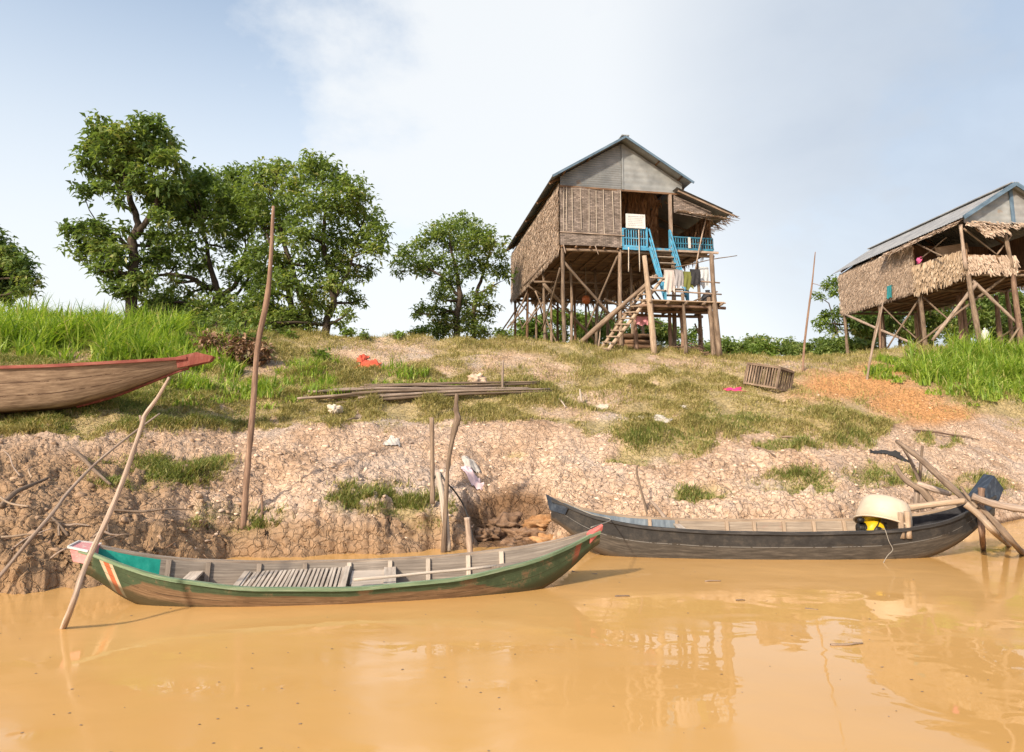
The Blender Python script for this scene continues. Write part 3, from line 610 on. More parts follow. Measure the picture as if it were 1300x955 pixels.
mb = MB(); mb.lathe([(.38, .0), (.41, .0), (.415, -.014), (.405, -.024), (.38, -.02), (.38, 0)], 32); mb.build('rim', M['cream'], bs)
for k, (uu, r_) in enumerate(((.762, .032), (.776, .036))):
    q = B2P(uu, -.40, .32); mb = MB(); mb.log(q, q+Vector((.005, 0, .36+.02*k)), r_+.012, r_+.006, .01, 4, 9, .03)
    o = mb.build('wooden_post', M['tanplank'], b2); o.matrix_parent_inverse = b2m.inverted()
def rope(name, pts, r, mat, label, cat='rope'):
    P = [Vector(p) for p in pts]; Q = []
    for i in range(len(P)-1):
        a = P[max(i-1, 0)]; b = P[i]; c = P[i+1]; d = P[min(i+2, len(P)-1)]
        for k in range(5):
            t = k/5; Q.append(.5*((2*b)+(c-a)*t+(2*a-5*b+4*c-d)*t*t+(3*b-a-3*c+d)*t**3))
    Q.append(P[-1]); mb = MB(); mb.tube(Q, r, 5); return tag(mb.build(name, mat), label, cat)
M['rope'] = grain('grey_rope', (.22, .2, .17), (.32, .29, .25), (.42, .39, .34), (60, 60, 60), bump=.3, var=.1)
q = B2P(.717, -.53, .45)
rope('cord', [q+Vector((0, .12, .0)), q+Vector((0, .02, .02)), q+Vector((.02, -.03, -.14)), q+Vector((.05, -.06, -.25)), q+Vector((-.04, -.08, -.33)), q+Vector((-.12, -.09, -.44)), q+Vector((-.16, -.12, -.5))], .005, M['rope'], 'thin pale cord hanging from the engine over the black hull', 'cord')
rope('mooring_line', [B2P(.05, -.14, .72), B2P(.09, -.25, .62), B2P(.13, -.33, .56), B1P(.985, .05, .66)], .008, M['rope'], 'thin mooring line tying the green sampan tip to the black canoe')
# ---- red trimmed boat on the bank
B3L = 6.9
h3 = Hull(B3L, lerpf([(0, .1), (.1, .35), (.3, .6), (.5, .66), (.7, .6), (.85, .42), (.94, .22), (1, .09)]),
          lerpf([(0, .04), (.1, .15), (.3, .34), (.5, .4), (.7, .3), (.85, .14), (.94, .06), (1, .03)]),
          lerpf([(0, 1.0), (.1, .86), (.3, .74), (.5, .72), (.7, .77), (.85, .86), (.94, .93), (1, .98)]),
          lerpf([(0, .7), (.08, .4), (.2, .1), (.35, 0.0), (.55, -.02), (.7, .06), (.82, .3), (.92, .6), (1, .84)]))
t3 = at(240, 460, 12.9)
a3 = .1
b3 = tag(empty('sampan', (t3.x-math.cos(a3)*B3L/2, t3.y-math.sin(a3)*B3L/2, t3.z-.98+.02), rot=(-.03, -.012, a3)), 'bare wooden boat with red rim hauled up on the grassy bank', 'boat')
HM3 = paint_hull('bare_boat_planks', ((.11, .07, .045), (.24, .165, .11), (.38, .28, .19)), ((.3, .08, .06), (.38, .12, .09), (.42, .17, .13)), 1.3, wetc=(.1, .05, .035), L=B3L, line=[(.66, .672, (.08, .045, .03)), (.82, .83, (.08, .045, .03))])
h3.shell(0).build('hull', HM3, b3)
h3.shell(.03, .02, .97).build('inner_planking', M['plank'], b3)
M['rimred'] = grain('weathered_red_paint', (.16, .04, .032), (.25, .07, .052), (.32, .13, .1), (14, 3, 14), rough=.75, bump=.2, var=.15, dirt=((.2, .13, .1), 8., .6))
for sd in (-1, 1): h3.rail(sd, .06, .055, 0.01, .01).build('gunwale', M['rimred'], b3)
mb = MB(); n = 24; vs = []; 
for i in range(n+1):
    u = .72+.28*i/n; q = h3.p(u, 0); vs += [q+Vector((0, -.03, -.03)), q+Vector((0, .03, -.03)), q+Vector((0, .03, .02)), q+Vector((0, -.03, .02))]
mb.add(vs, [(i*4+k, i*4+(k+1) % 4, i*4+4+(k+1) % 4, i*4+4+k) for i in range(n) for k in range(4)]+[(3, 2, 1, 0), (n*4, n*4+1, n*4+2, n*4+3)]); mb.build('stem', M['rimred'], b3)
mb = MB(); x1 = B3L/2
mb.add([(x1-.16, -.12, .8), (x1-.16, .12, .8), (x1+.4, .07, .93), (x1+.4, -.07, .93), (x1-.2, -.15, 1.0), (x1-.2, .15, 1.0), (x1+.16, .11, 1.1), (x1+.16, -.11, 1.1), (x1+.46, .08, 1.03), (x1+.46, -.08, 1.03)],
       [(3, 2, 1, 0), (4, 7, 6, 5), (6, 7, 9, 8), (0, 4, 5, 1), (1, 5, 6, 8, 2), (2, 8, 9, 3), (3, 9, 7, 4, 0)]); mb.build('bow_block', M['rimred'], b3)
for u in (.4, .55, .68, .8): h3.rib(u, .07, .04, inset=.03).build('rib', M['plank'], b3)
mb = MB(); mb.beam((-.6, .15, .8), (1.2, .1, .8), .35, .03); mb.build('deck_board', M['palewood'], b3)
# ------------------------------------------------------------------ poles and sticks
def stick(name, label, cat, pts, rad, mat, group=None, forks=(), n=8, knob=.1):
    """one crooked pole; pts are world points"""
    P = [Vector(p) for p in pts]; Q = []; 
    for i in range(len(P)-1):
        a = P[max(i-1, 0)]; b = P[i]; c = P[i+1]; d = P[min(i+2, len(P)-1)]
        for k in range(5):
            t = k/5; Q.append(.5*((2*b)+(c-a)*t+(2*a-5*b+4*c-d)*t*t+(3*b-a-3*c+d)*t**3))
    Q.append(P[-1]); m_ = len(Q)
    R = [np.interp(i/(m_-1), np.linspace(0, 1, len(rad)), rad)*(1+rnd.uniform(-knob, knob)) for i in range(m_)]
    mb = MB(); mb.tube(Q, R, n)
    for (i, v, r_) in forks:
        q = P[i]; v = Vector(v); mb.tube([q-v*.05, q+v*.5+Vector((0, 0, .02)), q+v], [r_, r_*.8, r_*.5], 6)
    o = mb.build(name, mat); return tag(o, label, cat, group)
Y0 = gp(311, 662).y
stick('mooring_pole', 'tallest bare brown pole standing in the mud bank behind green sampan', 'pole', [at(309, 672, Y0), at(313, 610, Y0), at(321, 520, Y0+.05), at(327, 440, Y0+.1), at(338, 385, Y0+.1), at(343, 340, Y0+.05), at(347, 262, Y0+.1)], [.055, .05, .046, .044, .046, .038, .024], M['redlog'])
stick('leaning_stick', 'pale grey crooked stick standing in the water before the green sampan', 'stick', [atz(78, 803, -.05), at(93, 765, 6.45), at(108, 720, 6.55), at(140, 650, 6.7), at(160, 600, 6.8), at(180, 540, 6.9), at(184, 527, 6.92), at(200, 505, 6.97), at(215, 479, 7.)], [.03, .028, .026, .026, .023, .025, .019, .014], M['greylog'], forks=[(5, (-.03, 0, .1), .018)])
stick('leaning_stick', 'long thin dry branch slanting up from left water edge', 'stick', [at(-12, 746, 7.9), at(30, 695, 8.1), at(68, 650, 8.4), at(85, 627, 8.6), at(120, 590, 9.0), at(165, 553, 9.4), at(203, 525, 9.8)], [.02, .024, .021, .019, .016, .01], M['greylog'])
Y0 = gp(640, 500).y
stick('stake', 'thin grey stake standing beside the bamboo pole pile', 'stake', [at(638, 505, Y0), at(638, 480, Y0), at(639, 457, Y0)], [.035, .03, .03], M['greylog'])
Y0 = 11.5
stick('stake', 'straight brown stake standing left of the forked mooring stake', 'stake', [at(549, 640, Y0-.1), at(549, 590, Y0), at(548, 530, Y0)], [.042, .038, .036], M['log'])
stick('stake', 'crooked knotted mooring stake with rope and rags at its foot', 'stake', [at(563, 705, 10.75), at(566, 640, 10.8), at(569, 590, 10.9), at(576, 550, 10.95), at(581, 532, 10.98), at(579, 520, 11), at(580, 500, 11)], [.042, .034, .033, .042, .058, .042, .022], M['log'], knob=.2)
stick('plank', 'grey split plank leaning between the two tied stakes', 'plank', [at(556, 600, 11.1), at(563, 640, 10.95), at(570, 700, 10.8)], [.05, .055, .04], M['palewood'], knob=.2)
M['ragblack'] = cloth('dark_rag', (.035, .035, .037)); M['whiterag'] = cloth('white_plastic', (.47, .43, .385)); M['pinkrag'] = cloth('pink_rag', (.65, .28, .32)); M['redrag'] = cloth('red_cloth', (.55, .09, .05)); M['magenta'] = cloth('magenta_cloth', (.7, .04, .16))
rope('tie_rope', [at(551, 608, 11.4), at(558, 600, 11.3), at(566, 612, 10.9), at(578, 625, 11.1), at(590, 645, 11.15), at(598, 672, 10.9), at(600, 690, 10.7)], .014, M['ragblack'], 'dark frayed rope tied around the two mooring stakes')
stick('stake', 'short cut stake in the mud hollow behind green sampan', 'stake', [at(597, 705, 10.4), at(595, 680, 10.4), at(593, 657, 10.4)], [.045, .045, .045], M['greylog'])
Y0 = gp(332, 655).y; stick('stake', 'short thin stub right of the tallest mooring pole', 'stake', [at(332, 662, Y0), at(333, 645, Y0), at(332, 630, Y0)], [.02, .02, .018], M['redlog'])
Y0 = gp(1019, 472).y
stick('tall_pole', 'tall thin crooked pole standing on the bank top right of the crate', 'pole', [at(1019, 476, Y0), at(1021, 440, Y0), at(1027, 390, Y0), at(1031, 360, Y0), at(1035, 320, Y0)], [.04, .035, .035, .028, .015], M['redlog'], forks=[(3, (.3, 0, -.1), .012)])
Y0 = gp(1101, 482).y
stick('tall_pole', 'thin leaning pole with bent tip in front of right stilt house', 'pole', [at(1100, 486, Y0), at(1105, 455, Y0), at(1112, 425, Y0), at(1119, 395, Y0), at(1122, 372, Y0)], [.04, .036, .03, .025, .015], M['greylog'])
stick('twig_stake', 'thin dark branch stuck upright behind the black canoe', 'stick', [at(823, 664, 11.6), at(820, 645, 11.7), at(813, 620, 11.75), at(808, 597, 11.9), at(811, 590, 11.9)], [.022, .022, .018, .01], M['log'])
stick('twig_stake', 'pale broken branch lying against the black canoe', 'stick', [at(846, 660, 11.5), at(835, 646, 11.7), at(825, 635, 11.8)], [.035, .03, .02], M['greylog'])
# tangle of poles at the stern of the black canoe
G = 'poles tangled at the canoe stern'
TG = [('thick tan pole lying level from canoe stern toward the basin', [at(1150, 645, 10.5), at(1190, 640, 10.4), at(1225, 636, 10.2), at(1240, 636, 10.15)], [.05, .045, .045], 'tanplank'),
      ('thick pole running out of frame right of the canoe stern', [at(1234, 630, 10.0), at(1262, 640, 9.9), at(1305, 648, 9.7), at(1350, 656, 9.5)], [.05, .052, .055], 'greylog'),
      ('long straight pole slanting up left across the canoe stern', [at(1234, 641, 10.1), at(1200, 612, 10.6), at(1165, 580, 11.2), at(1138, 560, 11.7)], [.05, .05, .045, .03], 'log'),
      ('pole slanting down right from canoe stern into the water', [at(1226, 640, 10.), at(1244, 655, 9.9), at(1262, 675, 9.8), atz(1283, 694, -.05)], [.05, .045, .04], 'tanplank'),
      ('dark crutch pole slanting down into the water at far right', [at(1240, 640, 10.2), at(1262, 662, 10.0), at(1285, 688, 9.9), atz(1302, 706, -.05)], [.045, .045, .045, .05], 'log'),
      ('upright stake standing in the water at the canoe stem', [atz(1249, 703, -.1), at(1247, 680, 10.1), at(1245, 650, 10.15), at(1246, 620, 10.2)], [.03, .04, .045, .045], 'redlog'),
      ('dark upright stick in the crossed frame behind canoe stern', [at(1167, 614, 11.7), at(1169, 590, 11.75), at(1171, 566, 11.8)], [.03, .025, .02], 'log'),
      ('thin dark stick leaning on the crossed frame behind canoe stern', [at(1168, 614, 11.6), at(1156, 585, 11.75), at(1142, 562, 11.9)], [.03, .025, .02], 'log'),
      ('thick bent dark branch left of the canoe stern', [at(1137, 592, 11.8), at(1146, 606, 11.6), at(1160, 617, 11.4), at(1172, 624, 11.3), at(1187, 645, 11.2)], [.04, .045, .05, .06, .05], 'log'),
      ('pale knotted branch leaning on the bent dark branch', [at(1165, 614, 11.35), at(1182, 620, 11.2), at(1206, 627, 10.9)], [.05, .05, .04], 'greylog'),
      ('short post under the crossed frame behind canoe stern', [at(1163, 650, 11.4), at(1164, 632, 11.4), at(1165, 615, 11.5)], [.04, .045, .045], 'greylog'),
      ('small forked stick crossing the poles at the canoe stern', [at(1240, 645, 10.0), at(1228, 630, 10.1), at(1220, 618, 10.2)], [.03, .025, .02], 'log')]
for lb, P, R, mt in TG: stick('driftwood_pole', lb, 'pole', P, R, M[mt], G)
# roots / dry branches on the left mud bank
G = 'dry branches on the left mud bank'
for k in range(18):
    px = rnd.uniform(-25, 150); py = rnd.uniform(600, 728) if px < 70 else rnd.uniform(640, 690)
    q = gp(px, py); L = rnd.uniform(.25, 1.0); a = rnd.uniform(.1, 1.3); d = Vector((math.cos(a)*rnd.choice((1, 1, -1)), rnd.uniform(-.1, .5), math.sin(a)*.6-.1))*L
    r_ = rnd.uniform(.007, .02)
    stick('dry_branch', 'dry branch or root in the tangle on the left mud bank', 'branch', [q+Vector((0, -.03, .02)), q+d*.35+Vector((0, -.04, rnd.uniform(-.03, .08))), q+d*.7+Vector((rnd.uniform(-.05, .05), -.03, .02)), q+d], [r_, r_*.9, r_*.4], M[rnd.choice(['greylog', 'log', 'tanplank'])], G, n=5)
for (a, b, lb) in (((0, 650), (60, 612), 'thick dark root lying highest on the left mud bank'), ((88, 575), (140, 620), 'pale curved root hanging over left mud bank')):
    q0 = gp(*a, .05); q1 = gp(*b, .05); stick('dry_branch', lb, 'branch', [q0, (q0*2+q1)/3+Vector((0, -.05, .06)), (q0+q1*2)/3+Vector((0, -.05, .03)), q1], [.035, .03, .018], M['log'], G)
# bamboo pole pile
q0 = gp(400, 506); q1 = gp(688, 494)
G = 'poles of the pile on the grass ledge'
for k in range(22):
    f0 = rnd.uniform(-.08, .2); f1 = rnd.uniform(.6, 1.08); off = rnd.uniform(-.4, .4); lay = k//7
    a = q0+(q1-q0)*f0; b = q0+(q1-q0)*f1
    for v in (a, b): v.y += off; 
    a.z = gz(a.x, a.y)+.04+.05*lay; b.z = gz(b.x, b.y)+.04+.05*lay+rnd.uniform(0, .05); mid = (a+b)/2; mid.z = max(mid.z, gz(mid.x, mid.y)+.04+.05*lay)
    stick('pole', 'weathered wooden pole lying in the pile on the grass ledge', 'pole', [a, a*.6+mid*.4+Vector((0, rnd.uniform(-.05, .05), rnd.uniform(.02, .05))), mid+Vector((0, 0, .05)), b], [.03, .036, .032, .022], M[rnd.choice(['greylog', 'log', 'log'])], G)
#PART3
# ------------------------------------------------------------------ grass
def blades(name, P, H, W, lean, mat, seg=3, parent=None, colr=None, curl=1.):
    """P (n,3) roots, H heights, W widths, lean horizontal reach as a share of height"""
    n = len(P); a = rng.uniform(0, 2*np.pi, n); d = np.stack([np.cos(a), np.sin(a), 0*a], -1); s = rng.uniform(0, 2*np.pi, n); side = np.stack([np.cos(s), np.sin(s), 0*s], -1)
    side = side-d*(side*d).sum(1, keepdims=True)*.7; side /= np.linalg.norm(side, axis=1, keepdims=True)+1e-6
    Vs = []; k = 2*seg+1
    for i in range(seg+1):
        t = i/seg; c = P+d*(lean*H*t**(1+curl))[:, None]; c[:, 2] = P[:, 2]+H*(t-.45*np.clip(lean, 0, 1.2)*t**2.5)
        w = (W*(1-t**1.6)*(.55+.9*t*(1-t)*2))[:, None]
        if i < seg: Vs += [c-side*w, c+side*w]
        else: Vs.append(c)
    V = np.stack(Vs, 1).reshape(-1, 3); b = (np.arange(n)*k)[:, None]; T = []
    for i in range(seg-1): T += [b+np.array([[2*i, 2*i+1, 2*i+3]]), b+np.array([[2*i, 2*i+3, 2*i+2]])]
    T.append(b+np.array([[2*seg-2, 2*seg-1, 2*seg]]))
    r = rng.random(n) if colr is None else colr
    return np_mesh(name, V, np.concatenate(T), mat, parent, dict(rnd=np.repeat(r, k)), smooth=True)
def scatter(n, x0, x1, Y0, Y1):
    px = rng.uniform(x0, x1, n); Y = 1/rng.uniform(1/Y1, 1/Y0, n) if Y1/Y0 > 1.3 else rng.uniform(Y0, Y1, n)
    return px, Y, (px-CX)/FP*Y
def ground_pts(px, Y, X):
    z = grid_at(Zg, px, Y); g = grid_at(Gg, px, Y); z0 = grid_at(Z0g, px, Y); qx, qy = proj(X, Y, z0); return np.stack([X, Y, z-.015], -1), g, qx, qy, z0
M['dry'] = leafmat('dry_grass', [(0, (.15, .16, .045)), (.25, (.28, .26, .085)), (.5, (.4, .35, .13)), (.75, (.52, .43, .2)), (1, (.63, .53, .3))], .3, .8, (1.1, 1.05, .7))
M['fresh'] = leafmat('fresh_short_grass', [(0, (.1, .145, .03)), (.5, (.2, .245, .06)), (1, (.38, .36, .14))], .35, .7)
M['tall'] = leafmat('tall_green_grass', [(0, (.08, .15, .02)), (.3, (.17, .28, .035)), (.6, (.3, .41, .06)), (.78, (.4, .48, .1)), (.88, (.5, .48, .18)), (1, (.54, .44, .25))], .45, .45)
px, Y, X = scatter(1400000, -90, 1390, 8.5, 29)
z0 = base_z(px, Y); qx, qy = proj(X, Y, z0); g = covers(qx, qy)[0]
dm = dome(X, Y); cl = .7*(dm-.35)+.6*fbm(X*1.6, Y*1.6, 88, 3); keep = (rng.random(len(px)) < g*np.clip(.75+cl*1.4, .25, 1)) & (z0 > .3)
px, Y, X = px[keep], Y[keep], X[keep]; P, g, qx, qy, z0 = ground_pts(px, Y, X); green = covers(qx, qy)[1]
cl = cl[keep]; n = len(P)
H = np.clip(.1+.2*cl, .035, .32)*rng.uniform(.5, 1.5, n)*np.interp(P[:, 1], [10, 26], [.8, 1.25]); 
isg = rng.random(n) < green*.55
colr = np.clip(rng.normal(.52, .2, n)-.25*cl+.05*fbm(P[:, 0]*.6, P[:, 1]*.6, 9, 3), 0, 1)
tag(blades('dry_grass', P[~isg], H[~isg], rng.uniform(.006, .013, (~isg).sum()), rng.uniform(.3, 1.3, (~isg).sum()), M['dry'], 2, colr=colr[~isg]), 'short straw coloured grass covering the slope of the bank', 'grass', kind='stuff')
tag(blades('green_grass', P[isg], H[isg]*np.where((qy > 560)[isg], 1.5, 1.15), rng.uniform(.006, .012, isg.sum()), rng.uniform(.3, 1.1, isg.sum()), M['fresh'], 2), 'short fresh green grass in patches on the mud bank', 'grass', kind='stuff')
# tall grass: blades gathered in clumps
def tall(label, regions, hmax, nclump, per, w=.014):
    Ps = []; Hs = []; Ls = []
    for (x0, x1, ya, yb, hs) in regions:
        k = 0
        while k < nclump*(x1-x0)/100.:
            k += 1; x = rnd.uniform(x0, x1)+rnd.gauss(0, 8); y = rnd.uniform(ya, yb)+rnd.gauss(0, 6); edge = 1-.5*min(1, max(0, (y-yb+4)/10)); q = gp(x, y)
            if q.y > 34: continue
            m_ = per; r_ = rng.uniform(0, 1, m_)**.5*.28; a = rng.uniform(0, 2*np.pi, m_)
            pts = np.stack([q.x+r_*np.cos(a), q.y+r_*np.sin(a), np.full(m_, q.z-.05)], -1); Ps.append(pts)
            Hs.append(edge*hs*rnd.choice((.5, .7, .85, 1., 1.2))*rng.uniform(.4, 1.15, m_)); Ls.append(rng.uniform(.1, 1.25, m_))
    P = np.concatenate(Ps); H = np.concatenate(Hs); L = np.concatenate(Ls)
    return tag(blades('tall_grass', P, H, np.full(len(P), w)*rng.uniform(.6, 1.3, len(P)), L, M['tall'], 4, colr=np.clip(rng.normal(.5, .22, len(P)), 0, 1)), label, 'grass', kind='stuff')
tall('tall bright green grass on the bank top behind the red rimmed boat', [(-80, 235, 418, 450, 1.15), (-80, 120, 405, 425, 1.1), (60, 240, 408, 425, .9), (190, 300, 440, 470, .8), (130, 215, 445, 462, .95)], 1.2, 44, 50, .028)
tall('yellow green grass clumps right of the red rimmed boat', [(262, 345, 492, 512, .42), (340, 420, 485, 508, .45), (215, 300, 480, 500, .5), (480, 530, 475, 488, .45), (530, 580, 488, 494, .3), (350, 425, 462, 480, .5)], 1., 24, 45, .018)
tall('tall bright green grass growing in front of the right stilt house', [(1165, 1390, 462, 492, .95), (1200, 1390, 448, 470, 1.1), (1110, 1175, 462, 482, .42), (1230, 1390, 485, 505, .65)], 1.2, 50, 55, .028)
# ------------------------------------------------------------------ trees
LEAF = {
 'deep': leafmat('deep_green_leaves', [(0, (.07, .115, .045)), (.4, (.135, .205, .065)), (.8, (.22, .29, .09)), (1, (.36, .37, .16))], .4, .42),
 'mid': leafmat('mid_green_leaves', [(0, (.11, .165, .055)), (.5, (.19, .265, .08)), (.85, (.27, .34, .11)), (1, (.4, .38, .18))], .42, .5),
 'light': leafmat('light_green_leaves', [(0, (.1, .16, .035)), (.5, (.17, .25, .05)), (.9, (.25, .33, .08)), (1, (.34, .32, .13))], .42, .55),
 'dryleaf': leafmat('dry_leaves', [(0, (.16, .085, .05)), (.5, (.3, .18, .11)), (.8, (.42, .28, .19)), (1, (.1, .14, .04))], .2, .8, (1, .9, .7))}
def leaves(name, tips, size, k, mat, parent, droop=.25, spread=1., width=.42):
    """whorls of folded leaves at the twig tips"""
    n = len(tips); B = np.repeat(tips, k, 0); m_ = n*k
    a = np.tile(np.arange(k)/k*2*np.pi, n)+np.repeat(rng.uniform(0, 6.28, n), k)+rng.normal(0, .3, m_)
    el = rng.normal(.15, .5, m_)
    d = np.stack([np.cos(a)*np.cos(el), np.sin(a)*np.cos(el), np.sin(el)], -1)
    s = size*1.12*rng.uniform(.5, 1.4, m_)
    B = B+rng.normal(0, size*.35*spread, (m_, 3))
    up = np.tile(np.array([[0, 0, 1.]]), (m_, 1))+rng.normal(0, .35, (m_, 3)); x = np.cross(d, up); x /= np.linalg.norm(x, axis=1, keepdims=True)+1e-6
    nn = np.cross(x, d)
    mid = B+d*(s*.5)[:, None]+nn*(s*.04)[:, None]; tip = B+d*s[:, None]; tip[:, 2] -= s*droop
    w = (s*width*.5)[:, None]; V = np.stack([B, mid-x*w+nn*w*.35, tip, mid+x*w+nn*w*.35, mid-nn*w*.1], 1).reshape(-1, 3)
    b = (np.arange(m_)*5)[:, None]; T = np.concatenate([b+np.array([[0, 4, 1]]), b+np.array([[1, 4, 2]]), b+np.array([[0, 3, 4]]), b+np.array([[3, 2, 4]])])
    lob = .5*fbm(tips[:, 0]*.9+tips[:, 1]*.7, tips[:, 2]*.9, int(size*1000)+n % 97, 2)
    r = np.clip(np.repeat(rng.normal(.5, .2, n)+lob, k)+rng.normal(0, .12, m_), 0, 1)
    return np_mesh(name, V, T, mat, parent, dict(rnd=np.repeat(r, 5)), smooth=True)
def lobe_tips(c, r, n, flat=.8):
    d = rng.normal(0, 1, (n, 3)); d /= np.linalg.norm(d, axis=1, keepdims=True); q = rng.random(n)**.42
    q = q*(1+.28*np.sin(d[:, 0]*4+c[0]*3)*np.cos(d[:, 2]*5+c[2]*2))
    return np.array(c)[None]+d*(r*q)[:, None]*np.array([1, 1, flat])
def tree(name, label, Y, trunks, lobes, leafkey, dens=1., size=.2, k=6, limbs=(), group=None, rt=.2, cat='tree', depth=1., branches=True):
    """trunks: list of pixel polylines with radii; lobes: (px, py, rpx) crown clumps, spread in depth"""
    s = Y/FP; base = trunks[0][0]; q = at(base[0], base[1], Y); q.z = gz(q.x, q.y)
    o = tag(empty(name, q), label, cat, group); q = np.array(q)
    mb = MB(); joints = []
    for tr in trunks:
        P = [Vector(np.array(at(x, y, Y+dy))-q) for (x, y, r_, dy) in tr]; Q = []; R = []
        if tr[0][1] > 395: P[0].z = gz(P[0].x+q[0], P[0].y+q[1])-q[2]-.15
        for i in range(len(P)-1):
            for t in range(4): f = t/4; Q.append(P[i].lerp(P[i+1], f)+Vector((rnd.uniform(-1, 1), rnd.uniform(-1, 1), 0))*.03); R.append((tr[i][2]*(1-f)+tr[i+1][2]*f)*rnd.uniform(.92, 1.08))
        R = [r*.78 for r in R]; Q.append(P[-1]); R.append(tr[-1][2]*.78); mb.tube(Q, R, 9); joints += [(p, r_) for p, r_ in zip(Q, R)][3:]
    tips = []; br = mb
    for (x, y, rp) in lobes:
        c = np.array(at(x, y, Y+rnd.uniform(-1, 1)*depth))-q; r_ = rp*s
        tp = lobe_tips(c, r_, max(6, int(dens*125*(r_/.8)**2.2)))
        tips.append(tp)
        if branches and joints:
            cv = Vector(c); j, jr = min(joints, key=lambda a: (a[0]-cv).length+(1.5 if a[0].z > cv.z+.2 else 0)); r0 = min(jr*.7, .075)
            mid = j.lerp(cv, .5)+Vector((rnd.uniform(-.15, .15), rnd.uniform(-.15, .15), rnd.uniform(-.1, .15)))
            br.tube([j, mid, cv], [r0, r0*.7, r0*.4], 6); 
            for t_ in tp[rng.integers(0, len(tp), 5)]:
                tv = Vector(t_); br.tube([cv.lerp(mid, rnd.uniform(0, .5)), cv.lerp(tv, .5)+Vector((0, 0, .05)), tv], [r0*.35, r0*.25, r0*.12], 4)
    if trunks[0][0][2] > 0: mb.build('trunk', M['bark'], o)
    leaves('crown', np.concatenate(tips), size, k, LEAF[leafkey], o)
    return o
tree('tree', 'tall dark leafy tree with bare fork standing leftmost on the bank', 26,
     [[(168, 402, .3, 0), (168, 370, .24, 0), (170, 330, .22, 0), (168, 305, .22, 0), (176, 285, .16, 0), (168, 262, .15, .2), (160, 235, .12, .2), (155, 205, .07, .2)],
      [(172, 300, .16, 0), (186, 282, .14, -.2), (198, 262, .11, -.3), (205, 235, .06, -.3)], [(165, 318, .12, 0), (150, 300, .08, .3), (128, 290, .05, .4)], [(168, 345, .1, 0), (150, 330, .07, -.3), (130, 318, .04, -.3)]],
     [(132, 170, 24), (118, 192, 22), (112, 212, 16), (145, 190, 28), (165, 175, 22), (190, 162, 22), (205, 180, 22), (186, 196, 26), (160, 215, 26), (140, 222, 20), (212, 200, 18), (228, 214, 12), (120, 240, 10), (105, 244, 13), (135, 238, 13),
      (205, 238, 22), (222, 246, 16), (196, 256, 16), (120, 292, 20), (98, 294, 16), (84, 290, 9), (110, 316, 22), (135, 312, 20), (135, 334, 18), (148, 350, 15), (128, 345, 12), (175, 240, 12), (157, 290, 9), (190, 300, 12), (172, 360, 14), (155, 372, 14), (150, 255, 10), (178, 225, 20), (150, 325, 16), (190, 330, 16), (205, 320, 14), (185, 355, 14), (145, 365, 12), (200, 275, 14), (215, 265, 14)],
     'deep', 1.0, .25, 6)
tree('tree', 'low spreading tree with forked dark limbs between leftmost tree and big crown', 28.5,
     [[(272, 415, .28, 0), (272, 390, .24, 0), (278, 372, .2, 0), (268, 345, .14, 0), (262, 310, .1, 0), (255, 280, .06, 0)], [(276, 378, .16, 0), (296, 365, .13, 0), (308, 345, .1, 0), (312, 315, .07, 0)], [(270, 368, .14, 0), (240, 352, .12, -.3), (215, 348, .1, -.4), (200, 350, .06, -.4)], [(275, 385, .12, 0), (300, 375, .09, .3), (318, 350, .06, .3)]],
     [(230, 242, 24), (255, 230, 22), (285, 230, 24), (302, 224, 20), (240, 265, 26), (300, 255, 28), (320, 268, 24), (215, 258, 26), (245, 240, 22), (262, 232, 18), (235, 275, 28), (262, 262, 28), (285, 250, 24), (275, 285, 26), (210, 300, 24), (240, 310, 22), (200, 330, 20), (225, 335, 14), (290, 315, 18), (305, 290, 24), (262, 335, 14), (310, 335, 16), (205, 378, 22), (230, 390, 22), (255, 392, 20), (285, 398, 18), (310, 390, 22), (190, 385, 16), (325, 365, 18), (240, 372, 10), (296, 268, 18), (180, 352, 12), (300, 350, 18), (325, 340, 18), (250, 340, 18), (225, 405, 18), (265, 405, 18), (300, 410, 18), (200, 400, 16), (330, 400, 18), (285, 380, 14), (222, 360, 14), (262, 368, 14)],
     'mid', .85, .22, 6, depth=1.4)
tree('tree', 'biggest broad crowned tree with twin leaning trunks behind tallest pole', 27,
     [[(412, 432, .22, 0), (415, 405, .2, 0), (424, 385, .18, 0), (420, 350, .15, 0), (410, 310, .12, 0), (412, 270, .08, 0), (410, 235, .04, 0)], [(392, 428, .2, .3), (393, 400, .18, .3), (380, 370, .16, .3), (368, 335, .14, .3), (358, 300, .1, .3), (352, 260, .05, .3)], [(370, 425, .18, .6), (370, 390, .16, .6), (362, 345, .13, .6), (345, 315, .09, .6), (335, 290, .05, .6)], [(424, 380, .1, 0), (440, 350, .08, 0), (450, 320, .06, 0), (458, 290, .04, 0)]],
     [(330, 225, 24), (350, 215, 22), (318, 245, 22), (345, 245, 28), (378, 232, 26), (402, 208, 20), (395, 216, 22), (420, 226, 24), (445, 238, 22), (460, 252, 18), (372, 262, 30), (405, 258, 30), (438, 268, 28), (466, 278, 24), (480, 296, 18), (322, 275, 24), (350, 290, 30), (385, 300, 30), (420, 300, 28), (452, 308, 26), (476, 318, 18), (486, 310, 8), (330, 320, 22), (360, 335, 24), (395, 338, 24), (430, 340, 24), (455, 345, 20), (472, 345, 8), (345, 365, 20), (385, 372, 20), (408, 366, 18), (440, 372, 18), (455, 384, 12), (340, 395, 20), (365, 400, 20), (330, 410, 20), (388, 392, 14), (440, 400, 12), (430, 412, 10), (352, 415, 18), (370, 415, 18), (395, 410, 16), (410, 390, 14), (335, 375, 22), (365, 355, 20), (400, 385, 16), (335, 350, 20), (425, 325, 20), (425, 360, 16)],
     'mid', .82, .21, 6, depth=1.5)
